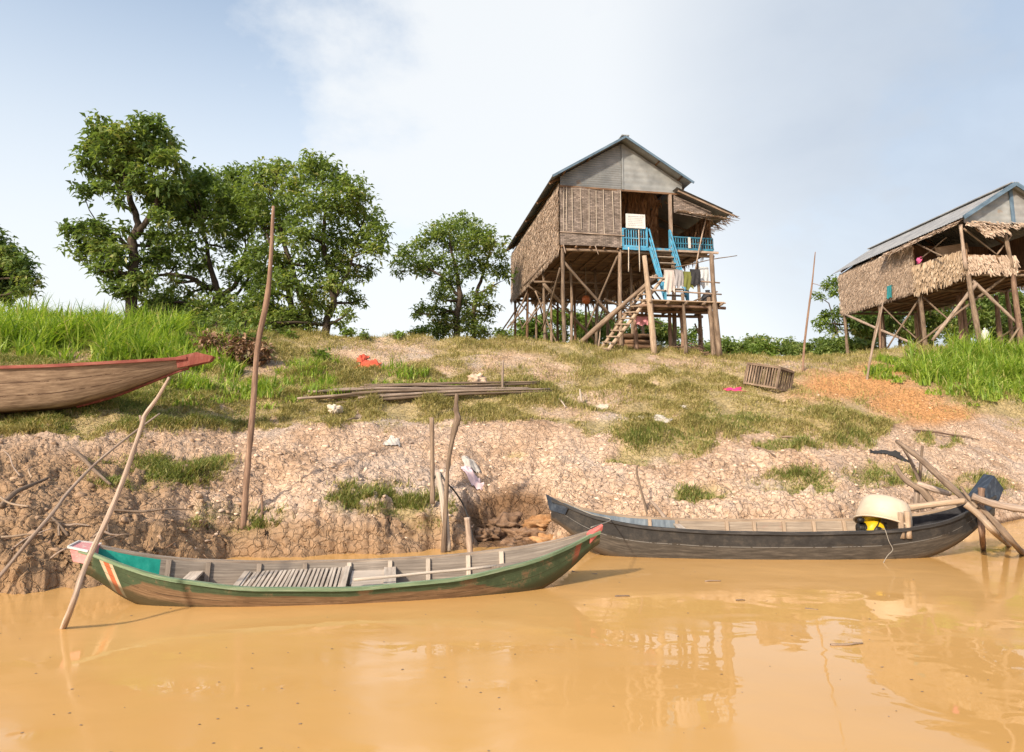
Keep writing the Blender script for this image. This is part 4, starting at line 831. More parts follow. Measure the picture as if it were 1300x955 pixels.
tree('tree', 'rounded tree with flat base standing alone left of the central stilt house', 32,
     [[(580, 432, .22, 0), (580, 405, .2, 0), (584, 375, .17, 0), (580, 345, .13, 0), (572, 315, .08, 0), (570, 295, .04, 0)], [(601, 430, .16, .3), (602, 395, .14, .3), (606, 370, .12, .3), (615, 345, .09, .3), (622, 320, .05, .3)], [(584, 378, .1, 0), (560, 350, .08, 0), (540, 338, .05, 0)], [(604, 375, .08, 0), (622, 365, .06, 0), (635, 358, .03, 0)]],
     [(568, 288, 18), (590, 284, 18), (550, 298, 18), (610, 294, 18), (535, 312, 17), (575, 308, 24), (600, 312, 24), (625, 310, 18), (637, 325, 12), (515, 322, 14), (505, 334, 11), (528, 336, 16), (552, 332, 20), (582, 338, 22), (612, 338, 20), (634, 345, 14), (645, 352, 10), (508, 346, 9), (540, 348, 12), (570, 358, 18), (560, 375, 16), (540, 392, 14), (528, 398, 9), (560, 398, 18), (586, 385, 18), (610, 378, 16), (622, 392, 13), (615, 402, 12), (590, 405, 18), (570, 415, 18), (600, 418, 16), (555, 412, 12), (625, 365, 8)],
     'mid', .9, .2, 6, depth=1.2)
tree('tree', 'dark tree cut by the left edge of the frame', 40, [[(-30, 400, .3, 0), (-28, 360, .25, 0), (-25, 330, .15, 0)]],
     [(-40, 300, 34), (-10, 320, 26), (10, 325, 20), (25, 338, 16), (5, 350, 24), (-20, 350, 30), (38, 352, 10), (20, 362, 18), (46, 362, 6), (5, 372, 18), (30, 370, 12), (-45, 330, 36)], 'deep', .8, .3, 6, depth=2)
def bush(label, x, y, r_, Yy, key, group, size=.2, nl=5, d=1.):
    rl = r_*.62; g = at(x, y, Yy); gy = proj(g.x, g.y, gz(g.x, g.y))[1]; low = [(x+rnd.uniform(-.5, .5)*r_, y+k*rl, rl) for k in range(1, max(1, int((gy-y)/rl)))]
    return tree('bush', label, Yy, [[(x, y+r_*.3, .05, 0), (x, y, .04, 0), (x, y-r_*.4, .03, 0)]], [(x+rnd.uniform(-1, 1)*r_*.8, y-rnd.uniform(-.25, .75)*r_*.8, rl*rnd.uniform(.7, 1.1)) for _ in range(nl)]+low, key, d, size, 5, group=group, cat='bush', depth=.6)
# loose tree and shrubs behind the right house
tree('tree', 'thin loose tree rising beside left end of the right stilt house', 43, [[(1079, 455, .16, 0), (1076, 420, .12, 0), (1072, 390, .1, 0), (1066, 365, .05, 0)], [(1074, 402, .06, 0), (1052, 385, .04, 0), (1042, 378, .02, 0)]],
     [(1050, 362, 9), (1040, 376, 7), (1062, 358, 8), (1060, 372, 8), (1050, 402, 11), (1042, 412, 10), (1068, 398, 12), (1085, 405, 12), (1058, 418, 10), (1075, 370, 8), (1090, 418, 12)], 'light', 1., .24, 5, depth=.8)
for k in range(12): bush('mid green shrub under the trees on the left bank top', 185+k*18+rnd.uniform(-5, 5), 398+rnd.uniform(-4, 14), rnd.uniform(14, 20), 27.2+rnd.uniform(-.5, 2.5), rnd.choice(['mid', 'mid', 'light']), 'shrubs under the left trees', .2)
G2 = 'trees under and behind the right house'
for k, (x, y, r_, Yy) in enumerate(((1105, 405, 26, 44), (1140, 398, 30, 46), (1180, 402, 30, 48), (1225, 395, 30, 44), (1265, 400, 30, 46), (1300, 390, 30, 43), (1345, 400, 34, 45))):
    tree('tree', 'green tree seen through the stilts of the right house', Yy, [[(x, 455, .18, 0), (x+3, 425, .14, 0), (x, 400, .08, 0)]],
         [(x+rnd.uniform(-r_, r_)*.8, y+rnd.uniform(-20, 34), rnd.uniform(12, 20)) for _ in range(11)], rnd.choice(['deep', 'mid', 'mid']), .75, .3, 5, group=G2, depth=1.5)
for k in range(13): bush('green bush on the skyline between the two stilt houses', 890+k*17.5+rnd.uniform(-5, 5), 446+rnd.uniform(-2, 4), rnd.uniform(15, 20)+(6 if k in (3, 9, 10) else 0), rnd.uniform(38, 46), rnd.choice(['light', 'mid', 'mid']), 'bushes on the skyline between the houses', .24)
for k, (x, y, r_) in enumerate(((655, 415, 15), (672, 405, 20), (700, 398, 24), (730, 402, 24), (758, 405, 24), (785, 412, 22), (812, 410, 22), (840, 415, 22), (866, 420, 18), (690, 425, 18), (745, 425, 18), (800, 428, 18))):
    bush('light green bush seen through the stilts of the central house', x, y+14, r_, rnd.uniform(41, 45), rnd.choice(['light', 'light', 'mid']), 'bushes behind the stilts of the central house', .24)
for k, (x, y, r_) in enumerate(((540, 424, 14), (560, 420, 14), (615, 424, 12), (640, 424, 12), (525, 428, 9))): bush('low green bush at the foot of the rounded lone tree', x, y, r_, 33+rnd.uniform(-1, 1.5), rnd.choice(['mid', 'light']), 'bushes under the lone tree', .2)
for k, (x, y, r_) in enumerate(((330, 425, 18), (352, 428, 15), (372, 434, 13), (392, 436, 10), (312, 410, 18), (440, 424, 9), (462, 428, 8), (505, 428, 7))): bush('low green shrub under the biggest tree on the bank', x, y, r_, 24+rnd.uniform(-.6, 1), rnd.choice(['mid', 'light', 'mid']), 'shrubs under the biggest tree', .16)
for k, (x, y, r_) in enumerate(((215, 415, 22), (245, 416, 20), (275, 418, 22), (300, 420, 16))): bush('dark green shrub behind the tall grass on the left', x, y, r_, 24.5+rnd.uniform(-.5, .5), 'deep', 'shrubs behind the left tall grass', .18)
for k, (x, y, r_) in enumerate(((285, 448, 24), (310, 456, 24), (280, 464, 18), (320, 448, 18), (300, 466, 16))): bush('brown withered shrub with dead leaves on the bank top', x, y, r_, 19.2, 'dryleaf', 'withered brown shrubs', .17, 7, 2.2)
for x, y, r_ in ((300, 432, 20), (322, 436, 16)): bush('dark green shrub growing just above the withered brown shrubs', x, y, r_, 20.2, 'deep', 'green shrubs above the withered ones', .15, 6, 1.4)
bush('small bright shrub beside the withered brown shrubs', 405, 452, 11, 20.5, 'light', None, .14)
bush('small green shrub growing in the wooden pole pile', 545, 500, 8, 18.4, 'mid', None, .12, 4)
# ------------------------------------------------------------------ clods of mud
def clods(name, label, n, acc, smin, smax, mat, kind='stuff'):
    px, Y, X = scatter(n, -60, 1360, 8.6, 24); P, g, qx, qy, z0 = ground_pts(px, Y, X); keep = (z0 > .12) & (rng.random(n) < acc(g, qx, qy, z0)); P = P[keep]; n = len(P)
    bm_v = np.array([(0, 0, 1), (.894, 0, .447), (.276, .851, .447), (-.724, .526, .447), (-.724, -.526, .447), (.276, -.851, .447), (.724, .526, -.447), (-.276, .851, -.447), (-.894, 0, -.447), (-.276, -.851, -.447), (.724, -.526, -.447), (0, 0, -1)])
    f = np.array([(0, 1, 2), (0, 2, 3), (0, 3, 4), (0, 4, 5), (0, 5, 1), (1, 6, 2), (2, 7, 3), (3, 8, 4), (4, 9, 5), (5, 10, 1), (6, 7, 2), (7, 8, 3), (8, 9, 4), (9, 10, 5), (10, 6, 1), (11, 7, 6), (11, 8, 7), (11, 9, 8), (11, 10, 9), (11, 6, 10)])
    s = smin*(smax/smin)**(rng.random(n)**2.2); V = bm_v[None]*rng.uniform(.5, 1.5, (n, 12, 1))*(s[:, None]*rng.uniform(.6, 1.2, (n, 3)))[:, None, :]*np.array([1, 1, .6]); V += P[:, None]+np.array([0, 0, .01])
    T = f[None]+(np.arange(n)*12)[:, None, None]; o = np_mesh(name, V.reshape(-1, 3), T.reshape(-1, 3), mat, attrs=dict(rnd=np.repeat(rng.random(n), 12))); return tag(o, label, 'mud', kind=kind)
M['clod'] = grain('dry_mud', (.44, .32, .235), (.59, .45, .345), (.69, .56, .45), (6, 6, 6), 'Object', bump=.5, var=.3, rough=.95)
M['clodbrown'] = grain('brown_mud', (.2, .125, .08), (.34, .23, .15), (.47, .34, .24), (6, 6, 6), 'Object', bump=.6, var=.35, rough=.95)
M['clodorange'] = grain('orange_mud', (.42, .24, .13), (.56, .36, .21), (.66, .47, .3), (6, 6, 6), 'Object', bump=.5, var=.35, rough=.95)
clods('mud_clods', 'loose pale clods of dried mud on the bank', 42000, lambda g, x, y, z: (1-g)*np.where(y > 535, .5+.5*fbm(x*.03, y*.08, 5, 3), .25)*(x > 240)*(1-ell(x, y, ORANGE, .5)), .008, .06, M['clod'])
clods('mud_clods', 'brown clods of mud on the left part of the bank', 9000, lambda g, x, y, z: (1-g)*(y > 530)*(x < 330)*.7, .01, .08, M['clodbrown'])
clods('mud_clods', 'orange clods of earth on the path beside the right tall grass', 9000, lambda g, x, y, z: ell(x, y, ORANGE, .5)*.7, .008, .09, M['clodorange'])
def lump(name, label, cat, c, sx, sy, sz, mat, group=None, seed=0, n=44):
    V = []; F = []
    for j in range(n//2+1):
        for i in range(n):
            th = math.pi*j/(n//2); ph = 2*math.pi*i/n; V.append((math.sin(th)*math.cos(ph), math.sin(th)*math.sin(ph), math.cos(th)))
    V = np.array(V); w = 1+.6*fbm(V[:, 0]*2.1+seed, V[:, 1]*2.1+V[:, 2]*1.7, seed, 5)+.5*(worley(V[:, 0]*3+seed, V[:, 2]*3+V[:, 1]*2, seed)[0]-.5)
    V = V*w[:, None]*np.array([sx, sy, sz])+np.array(c)
    for j in range(n//2):
        for i in range(n): F.append((j*n+i, j*n+(i+1) % n, (j+1)*n+(i+1) % n, (j+1)*n+i))
    return tag(np_mesh(name, V, F, mat, attrs=dict(rnd=np.full(len(V), rnd.random()))), label, cat, group)
M['lumpbrown'] = grain('damp_brown_mud', (.12, .07, .04), (.24, .15, .095), (.36, .24, .16), (6, 6, 6), 'Object', bump=.8, var=.3, rough=.9)
M['lumporange'] = grain('damp_orange_mud', (.24, .12, .05), (.38, .21, .1), (.48, .3, .16), (6, 6, 6), 'Object', bump=.8, var=.3, rough=.9)
G = 'fallen mud lumps in the hollow'
for k, (x, y, Yy, a, lb) in enumerate(((640, 665, 12.2, .3, 'broad brown mud slab lying at the back of the hollow'), (618, 676, 11.7, .2, 'round mud lump at the left side of the hollow'), (668, 676, 11.9, .26, 'rough mud lump at the right side of the hollow'), (690, 662, 12.0, .26, 'orange mud lump just left of the canoe tip'), (700, 684, 11.6, .24, 'crumbly mud lump under the canoe tip'), (650, 688, 11.5, .16, 'flat wet mud lump at the water in the hollow'))):
    q = at(x, y, Yy); lump('mud_lump', lb, 'mud lump', (q.x, q.y, q.z-.05), a*1.3, a, a*.6, M['lumpbrown'] if k not in (3, 4) else M['lumporange'], G, 3+k*5)
q = gp(605, 489); lump('tree_stump', 'pale knobbly stump lying on the pole pile', 'stump', (q.x, q.y, q.z+.12), .26, .2, .16, M['clod'], None, 41)
q = gp(425, 524); lump('stone', 'single pale stone on the grass ledge below the pole pile', 'stone', (q.x, q.y, q.z+.06), .14, .12, .12, grain('pale_stone', (.45, .38, .3), (.55, .47, .38), (.62, .55, .46), bump=.3, coord='Object'), None, 51)
# flotsam: dead leaves and bits of twig strewn over the mud and caught along the water's edge
n = 9000; px, Y, X = scatter(n, -60, 1360, 8., 24); z0 = base_z(px, Y); keep = (z0 > .02) & (rng.random(n) < np.where(z0 < .3, .9, .25+.3*fbm(X, Y, 15, 3)))
P, g, qx, qy, z0 = ground_pts(px[keep], Y[keep], X[keep]); n = len(P); P[:, 2] += .03
a = rng.uniform(0, 6.28, n); L = np.where(rng.random(n) < .35, rng.uniform(.05, .22, n), rng.uniform(.015, .05, n)); wd = np.where(L > .05, rng.uniform(.003, .007, n), L*.35)
d = np.stack([np.cos(a), np.sin(a), rng.normal(.15, .3, n)], -1)*L[:, None]; sd = np.stack([-np.sin(a), np.cos(a), 0*a], -1)*wd[:, None]; up = np.array([0, 0, .006])
V = np.stack([P-d, P-sd, P+d, P+sd, P+up+rng.normal(0, .004, (n, 3))], 1).reshape(-1, 3); b = (np.arange(n)*5)[:, None]
tag(np_mesh('litter', V, np.concatenate([b+np.array([[k, (k+1) % 4, 4]]) for k in range(4)]), LEAF['dryleaf'], attrs=dict(rnd=np.repeat(np.clip(rng.normal(.35, .25, n), 0, .9), 5))), 'dead leaves and twig bits strewn over the mud bank', 'litter', kind='stuff')
#PART4
# ------------------------------------------------------------------ stilt houses
class House:
    def __init__(s, A, th, zb, name, label, group=None):
        s.A = Vector(A); s.th = th; s.zb = zb; s.u = Vector((math.cos(th), math.sin(th), 0)); s.v = Vector((-math.sin(th), math.cos(th), 0))
        s.o = tag(empty(name, (A[0], A[1], zb), th), label, 'house', group)
    def w(s, u, v, z): return Vector((s.A.x, s.A.y, 0))+s.u*u+s.v*v+Vector((0, 0, z))
    def l(s, u, v, z): return Vector((u, v, z-s.zb))
    def px(s, x, y, v):
        """local point where the sight line meets the plane at depth v"""
        d = Vector(ray(x, y)); c = Vector(CAM); o = s.w(0, v, 0); t = (o-c).dot(s.v)/d.dot(s.v); P = c+d*t; q = P-Vector((s.A.x, s.A.y, 0)); return s.l(q.dot(s.u), v, P.z)
    def ground(s, u, v):
        P = s.w(u, v, 0); return gz(P.x, P.y)-s.zb
    def part(s, mb, name, mat, parent=None): return mb.build(name, mat, parent or s.o)
    def log(s, name, a, b, r0, mat, r1=None, bend=.015, **k):
        mb = MB(); mb.log(a, b, r0, r1, bend, **k); return s.part(mb, name, mat)
    def post(s, u, v, ztop, r=.07, mat=None, name='post', lean=(0, 0), bend=.012):
        g = s.ground(u+lean[0], v+lean[1]); return s.log(name, (u+lean[0], v+lean[1], g-.25), (u, v, ztop-s.zb), r*1.1, mat or M['log'], r*.85, bend)
def thatch(name, p00, p10, p01, p11, out, rows, per, ln, wd, mat, parent, tilt=.18, jitter=.5, fringe=True):
    """rows of hanging palm leaf strips over a panel; p00,p10 bottom corners, p01,p11 top corners"""
    p00, p10, p01, p11 = [np.array(p) for p in (p00, p10, p01, p11)]; out = np.array(out, float)
    n = rows*per; r = np.repeat(np.arange(rows), per); b = (r+.55+rng.uniform(-jitter, jitter, n))/rows; a = rng.random(n)
    b = np.clip(b+(.1/rows if not fringe else 0), .02, 1.0)
    P = (p00+(p10-p00)*a[:, None])*(1-b)[:, None]+(p01+(p11-p01)*a[:, None])*b[:, None]
    ex = (p10-p00)/np.linalg.norm(p10-p00); dn = (p00-p01)/np.linalg.norm(p00-p01)
    ang = rng.normal(0, tilt, n); L = ln*rng.uniform(.55, 1.2, n)
    d = dn[None]*np.cos(ang)[:, None]+ex[None]*np.sin(ang)[:, None]; sd = np.cross(d, out[None]); w = (wd*rng.uniform(.5, 1.3, n)*.5)[:, None]
    lift = rng.uniform(.01, .05, n)[:, None]; curl = rng.uniform(.0, .07, n)[:, None]; tw = rng.normal(0, .35, n)[:, None]
    P = P+out[None]*.02
    m1 = P+d*(L*.55)[:, None]+out[None]*(lift+.01); e = P+d*L[:, None]+out[None]*(lift+curl)
    V = np.stack([P-sd*w, P+sd*w, m1-sd*w-out[None]*w*tw, m1+sd*w+out[None]*w*tw, e-sd*w*.4, e+sd*w*.4], 1).reshape(-1, 3)
    q = (np.arange(n)*6)[:, None]; T = np.concatenate([q+np.array([[0, 1, 3]]), q+np.array([[0, 3, 2]]), q+np.array([[2, 3, 5]]), q+np.array([[2, 5, 4]])])
    c = np.clip(rng.normal(.52, .2, n)+.2*fbm(P[:, 0]*2+P[:, 1]*2, P[:, 2]*2, 5, 3), 0, 1)
    return np_mesh(name, V, T, mat, parent, dict(rnd=np.repeat(c, 6)))
def corrugated(p00, p10, p01, p11, n, amp, up, th=.012, mm=2):
    """sheet whose ribs run from p0* to p1*... waves vary from p00 to p10"""
    mb = MB(); p00, p10, p01, p11 = [Vector(p) for p in (p00, p10, p01, p11)]; up = Vector(up); m_ = n*4
    for off, flip in ((0, False), (-th, True)):
        vs = []; fs = []; uv = []
        for j in range(mm+1):
            for i in range(m_+1):
                a = i/m_; b = j/mm; vs.append((p00.lerp(p10, a)).lerp(p01.lerp(p11, a), b)+up*(amp*math.sin(a*n*2*math.pi)+off))
        for j in range(mm):
            for i in range(m_):
                q = (j*(m_+1)+i, j*(m_+1)+i+1, (j+1)*(m_+1)+i+1, (j+1)*(m_+1)+i); fs.append(q[::-1] if flip else q)
        mb.add(vs, fs, None, .5, True)
    return mb
def floor_parts(H, u0, u1, v0, v1, z, parent=None):
    mb = MB(); v = v0
    while v < v1: mb.beam((u0, v, z-H.zb), (u1, v+rnd.uniform(-.02, .02), z-H.zb), .085, .03); v += .1
    H.part(mb, 'floor', M['darkplank'])
    k = 0; u = u0+.05
    while u < u1:
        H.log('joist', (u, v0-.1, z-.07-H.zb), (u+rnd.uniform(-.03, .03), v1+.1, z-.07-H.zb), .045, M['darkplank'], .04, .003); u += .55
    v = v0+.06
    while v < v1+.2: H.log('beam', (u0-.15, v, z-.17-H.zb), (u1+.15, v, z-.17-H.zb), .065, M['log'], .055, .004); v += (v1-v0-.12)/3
H = House((1.81, 25.0), math.radians(10.0), 4.97, 'stilt_house', 'central grey gabled house on tall stilts with blue stairs and porch')
zb = H.zb; FZ = 8.87; WT = 11.15; LEN = 10.3; W = 4.95
floor_parts(H, 0.02, 6.1, .05, LEN, FZ-.02)
# roof
RZ, EZ, EU = 13.12, 11.38, -.36
pk = 2.5
l = H.l; slope = (RZ-EZ)/(pk-EU); nl = Vector((-slope, 0, 1)).normalized(); nr_ = Vector((slope, 0, 1)).normalized()
EU2 = 5.2; EZ2 = RZ-slope*(EU2-pk)
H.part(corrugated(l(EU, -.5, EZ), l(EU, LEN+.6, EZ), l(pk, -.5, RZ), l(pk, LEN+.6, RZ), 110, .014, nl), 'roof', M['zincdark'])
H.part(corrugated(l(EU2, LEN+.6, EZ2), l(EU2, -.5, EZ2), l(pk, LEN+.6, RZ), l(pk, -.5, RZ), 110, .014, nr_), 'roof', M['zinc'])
mb = MB(); mb.beam(l(pk, -.52, RZ+.02), l(pk, LEN+.62, RZ+.02), .3, .035); H.part(mb, 'ridge_cap', M['zinc'])
mb = MB(); mb.beam(l(EU-.03, -.52, EZ-.07), l(pk, -.52, RZ-.04), .03, .085); mb.beam(l(pk, -.53, RZ-.04), l(EU2+.03, -.53, EZ2-.07), .03, .085); H.part(mb, 'barge_board', M['bluetrim'])
for v in (.3, 2.6, 5.1, 7.6, 9.9):
    mb = MB(); mb.beam(l(EU+.03, v, EZ-.06), l(pk, v, RZ-.06), .06, .09); mb.beam(l(pk, v+.005, RZ-.065), l(EU2-.03, v+.005, EZ2-.06), .06, .09); H.part(mb, 'rafter', M['darkplank'])
for u, z in ((.1, EZ+.2), (1.1, EZ+.82), (3.9, EZ2+.8), (4.8, EZ2+.22)):
    mb = MB(); mb.beam(l(u, -.42, z-.02), l(u, LEN+.4, z-.02), .05, .06); H.part(mb, 'purlin', M['darkplank'])
# gable
gL = [l(.0, -.04, WT), l(pk-.06, -.04, WT-.02), l(pk-.06, -.04, RZ-.12), l(.0, -.04, EZ+.16)]
mb = MB(); n = 22
def gable(mb, ua, ub, za, zb_, top, nn, dirn):
    """ribbed triangular panel, ribs level"""
    zt = max(top(ua), top(ub)); vs = []; fs = []
    for i in range(nn*4+1):
        z = za+(zt-za)*i/(nn*4); off = .008*math.sin(i*math.pi/2)
        if dirn > 0: lo = ua if top(ua) >= z else ub-(top(ub)-z)/slope; hi = ub
        else: lo = ua; hi = ub if top(ub) >= z else ua+(top(ua)-z)/slope
        for f in np.linspace(0, 1, 5): vs.append(l(lo+(hi-lo)*f, -.04+off, z-zb_*0))
    for i in range(nn*4):
        for k in range(4): fs.append((i*5+k, i*5+k+1, (i+1)*5+k+1, (i+1)*5+k))
    mb.add(vs, fs, None, .5, True)
topL = lambda u: RZ-.1-slope*(pk-u); topR = lambda u: RZ-.1-slope*(u-pk)
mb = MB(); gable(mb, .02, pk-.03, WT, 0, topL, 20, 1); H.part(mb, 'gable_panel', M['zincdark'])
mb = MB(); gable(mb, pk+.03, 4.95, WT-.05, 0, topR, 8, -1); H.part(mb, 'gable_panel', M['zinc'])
mb = MB(); mb.beam(l(pk, -.07, WT-.02), l(pk, -.07, RZ-.15), .05, .03, up=(0, 1, 0)); H.part(mb, 'gable_batten', M['zinc'])
mb = MB(); mb.beam(l(-.02, -.02, WT-.03), l(5.0, -.02, WT-.06), .07, .07); H.part(mb, 'tie_beam', M['darkplank'])
# back gable
mb = MB(); mb.prism([l(0, LEN, WT), l(W, LEN, WT), l(pk, LEN, RZ-.12)], (0, .03, 0)); H.part(mb, 'gable_panel', M['zinc'])
# left thatch wall
mb = MB(); mb.prism([l(.02, 0, FZ-.02), l(.02, LEN, FZ-.02), l(.02, LEN, WT+.1), l(.02, 0, WT+.1)], (.05, 0, 0)); H.part(mb, 'thatch_backing', M['thatchback'])
thatch('thatch_wall', l(0, LEN+.03, FZ-.12), l(0, -.02, FZ-.12), l(0, LEN+.03, WT+.12), l(0, -.02, WT+.12), (-1, 0, 0), 22, 800, .36, .034, M['thatch'], H.o)
mb = MB(); mb.prism([l(0, LEN, FZ), l(W, LEN, FZ), l(W, LEN, WT), l(0, LEN, WT)], (0, .05, 0)); H.part(mb, 'back_wall', M['thatchback'])
thatch('thatch_wall', l(W, LEN+.06, FZ-.1), l(0, LEN+.06, FZ-.1), l(W, LEN+.06, WT), l(0, LEN+.06, WT), (0, 1, 0), 10, 90, .4, .09, M['thatch'], H.o)
mb = MB(); mb.prism([l(W, 3.2, FZ), l(W, LEN, FZ), l(W, LEN, WT-.1), l(W, 3.2, WT-.1)], (-.05, 0, 0)); H.part(mb, 'side_wall', M['thatchback'])
thatch('thatch_wall', l(W, 3.2, FZ-.1), l(W, LEN, FZ-.1), l(W, 3.2, WT-.1), l(W, LEN, WT-.1), (1, 0, 0), 10, 120, .4, .09, M['thatch'], H.o)
# front bamboo mat wall
m, nt, ns, ls, out = newmat('woven_bamboo_mat')
tc = N(ns, 'ShaderNodeTexCoord'); mp = N(ns, 'ShaderNodeMapping'); mp.inputs['Rotation'].default_value = (math.pi/2, 0, 0); ls.new(tc.outputs['Object'], mp.inputs[0])
bk = N(ns, 'ShaderNodeTexBrick', Scale=1.); bk.inputs['Brick Width'].default_value = .16; bk.inputs['Row Height'].default_value = .055; bk.inputs['Mortar Size'].default_value = .004; bk.inputs['Bias'].default_value = 0
bk.inputs['Color1'].default_value = (.17, .145, .13, 1); bk.inputs['Color2'].default_value = (.33, .285, .26, 1); bk.inputs['Mortar'].default_value = (.05, .04, .035, 1); ls.new(mp.outputs[0], bk.inputs[0])
n1 = N(ns, 'ShaderNodeTexNoise', Scale=2.5, Detail=7., Roughness=.7); ls.new(tc.outputs['Object'], n1.inputs[0]); r1 = ramp(ns, [(.3, (.6, .55, .5)), (.6, (1.05, 1., .97)), (.75, (1.35, 1.25, 1.15))]); ls.new(n1.outputs[0], r1.inputs[0])
mp2 = N(ns, 'ShaderNodeMapping'); mp2.inputs['Scale'].default_value = (3, 3, 50); ls.new(tc.outputs['Object'], mp2.inputs[0]); n2 = N(ns, 'ShaderNodeTexNoise', Scale=1., Detail=5.); ls.new(mp2.outputs[0], n2.inputs[0])
r2 = ramp(ns, [(.35, (.6, .6, .6)), (.65, (1.2, 1.2, 1.2))]); ls.new(n2.outputs[0], r2.inputs[0])
c = mixc(ns, ls, 1., mixc(ns, ls, 1., bk.outputs[0], r1.outputs[0], 'MULTIPLY'), r2.outputs[0], 'MULTIPLY')
p = N(ns, 'ShaderNodeBsdfPrincipled', Roughness=.9); ls.new(c, p.inputs['Base Color']); b = N(ns, 'ShaderNodeBump', Strength=.6, Distance=.02); ls.new(bk.outputs['Fac'], b.inputs['Height']); b.invert = True; ls.new(b.outputs[0], p.inputs['Normal']); ls.new(p.outputs[0], out.inputs[0]); M['mat'] = m
mb = MB(); mb.grid(lambda a, b: l(.0+2.43*a, -.03-.02*math.sin(a*9+b*5)-.012*math.sin(b*14), FZ+.42+(WT-.04-FZ-.42)*b), 24, 18, uvf=lambda a, b: (a, b)); mb.prism([l(.02, 0, FZ), l(2.42, 0, FZ), l(2.42, 0, WT-.06), l(.02, 0, WT-.06)], (0, .04, 0)); H.part(mb, 'front_wall', M['mat'])
mb = MB(); mb.grid(lambda a, b: l(-.01+2.45*a, -.06-.015*math.sin(a*11), FZ-.06+.52*b+.03*math.sin(a*3)), 24, 6, uvf=lambda a, b: (a, b)); H.part(mb, 'wall_skirt', M['mat'])
for uu, z0, z1 in ((.12, .45, 2.2), (.24, .5, 2.22), (.48, .45, 2.2), (.82, .6, 2.2), (1.12, .45, 2.2), (1.42, .5, 2.15), (1.72, .45, 2.2), (2.1, .5, 2.18), (2.39, 0, 2.2)):
    mb = MB(); mb.beam(l(uu, -.065, FZ+z0), l(uu+rnd.uniform(-.03, .03), -.065, FZ+z1), .022, .02, up=(0, 1, 0)); H.part(mb, 'wall_batten', M['palewood'])
mb = MB(); mb.beam(l(-.02, -.09, FZ+.44), l(2.5, -.09, FZ+.41), .03, .035); H.part(mb, 'wall_rail', M['greylog'])
# porch interior: brown thatch partition and inner walls
mb = MB(); mb.prism([l(2.44, 2.3, FZ), l(4.9, 2.3, FZ), l(4.9, 2.3, WT+.6), l(2.44, 2.3, RZ-.3)], (0, .05, 0)); H.part(mb, 'inner_wall', M['thatchback'])
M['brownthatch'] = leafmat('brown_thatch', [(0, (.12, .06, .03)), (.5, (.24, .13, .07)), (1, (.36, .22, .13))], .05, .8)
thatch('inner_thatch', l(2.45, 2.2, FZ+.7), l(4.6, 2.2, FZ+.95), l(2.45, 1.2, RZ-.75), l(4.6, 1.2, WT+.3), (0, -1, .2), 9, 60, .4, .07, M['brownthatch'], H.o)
mb = MB(); mb.prism([l(2.45, .04, FZ), l(2.45, 2.3, FZ), l(2.45, 2.3, WT), l(2.45, .04, WT)], (-.05, 0, 0)); H.part(mb, 'inner_wall', M['thatchback'])
mb = MB(); mb.beam(l(4.44, .0, FZ), l(4.44, .0, WT-.08), .11, .11, up=(0, 1, 0)); H.part(mb, 'porch_post', M['greylog'])
mb = MB(); mb.beam(l(4.36, -.06, FZ), l(4.36, -.06, FZ+.75), .07, .07, up=(0, 1, 0)); mb.beam(l(3.42, -.05, FZ), l(3.42, -.05, FZ+.78), .07, .07, up=(0, 1, 0)); mb.beam(l(2.46, -.05, FZ), l(2.46, -.05, FZ+.72), .06, .06, up=(0, 1, 0)); H.part(mb, 'railing_post', M['bluepaint'])
def railing(u0, u1, v, z0, z1, n, mat):
    mb = MB(); mb.beam(l(u0, v, z1), l(u1, v, z1), .05, .05); mb.beam(l(u0, v, z0+.03), l(u1, v, z0+.03), .05, .09); mb.beam(l(u0, v-.002, (z0+z1)/2), l(u1, v-.002, (z0+z1)/2), .03, .04)
    for k in range(n+1):
        u = u0+(u1-u0)*k/n; mb.beam(l(u, v+.003, z0+.03), l(u, v+.003, z1), .035, .02, up=(0, 1, 0))
    return mb
H.part(railing(2.5, 3.4, -.05, FZ-.02, FZ+.7, 9, 0), 'railing', M['bluepaint'])
mb = MB(); mb.beam(l(2.45, -.04, FZ-.06), l(4.5, -.04, FZ-.06), .06, .12); H.part(mb, 'sill_beam', M['bluepaint'])
# lean-to on the right
LU = 6.15
H.part(corrugated(l(6.85, -.45, 10.32), l(6.85, 4.2, 10.32), l(4.55, -.45, 11.22), l(4.55, 4.2, 11.22), 44, .012, (.36, 0, .93)), 'lean_to_roof', M['zincdark'])
thatch('roof_fringe', l(6.95, 4.2, 10.2), l(6.95, -.4, 10.2), l(6.6, 4.2, 10.42), l(6.6, -.4, 10.42), (.36, 0, .93), 3, 70, .35, .05, M['thatch'], H.o, .3)
mb = MB(); mb.beam(l(4.6, -.42, 11.08), l(6.9, -.42, 10.2), .04, .06); mb.beam(l(4.6, .9, 11.08), l(6.9, .9, 10.2), .05, .06); mb.beam(l(4.6, 2.5, 11.08), l(6.9, 2.5, 10.2), .05, .06); H.part(mb, 'lean_to_rafter', M['log'])
mb = MB(); mb.prism([l(4.56, -.1, 10.3), l(6.1, -.1, 10.1), l(6.1, -.1, 10.45), l(4.56, -.1, 11.02)], (0, .04, 0)); H.part(mb, 'lean_to_front', M['mat'])
mb = MB(); mb.grid(lambda a, b: l(4.5+(1.95+.15*b)*a, -.14-.6*b, 10.28-.19*a-.16*b+.03*math.sin(a*6+2*b)), 12, 4); H.part(mb, 'awning', M['mat'])
thatch('awning_thatch', l(4.55, -.72, 10.1), l(6.55, -.75, 9.92), l(4.5, -.14, 10.33), l(6.4, -.14, 10.13), (0, -.3, .95), 4, 50, .3, .06, M['thatch'], H.o, .3)
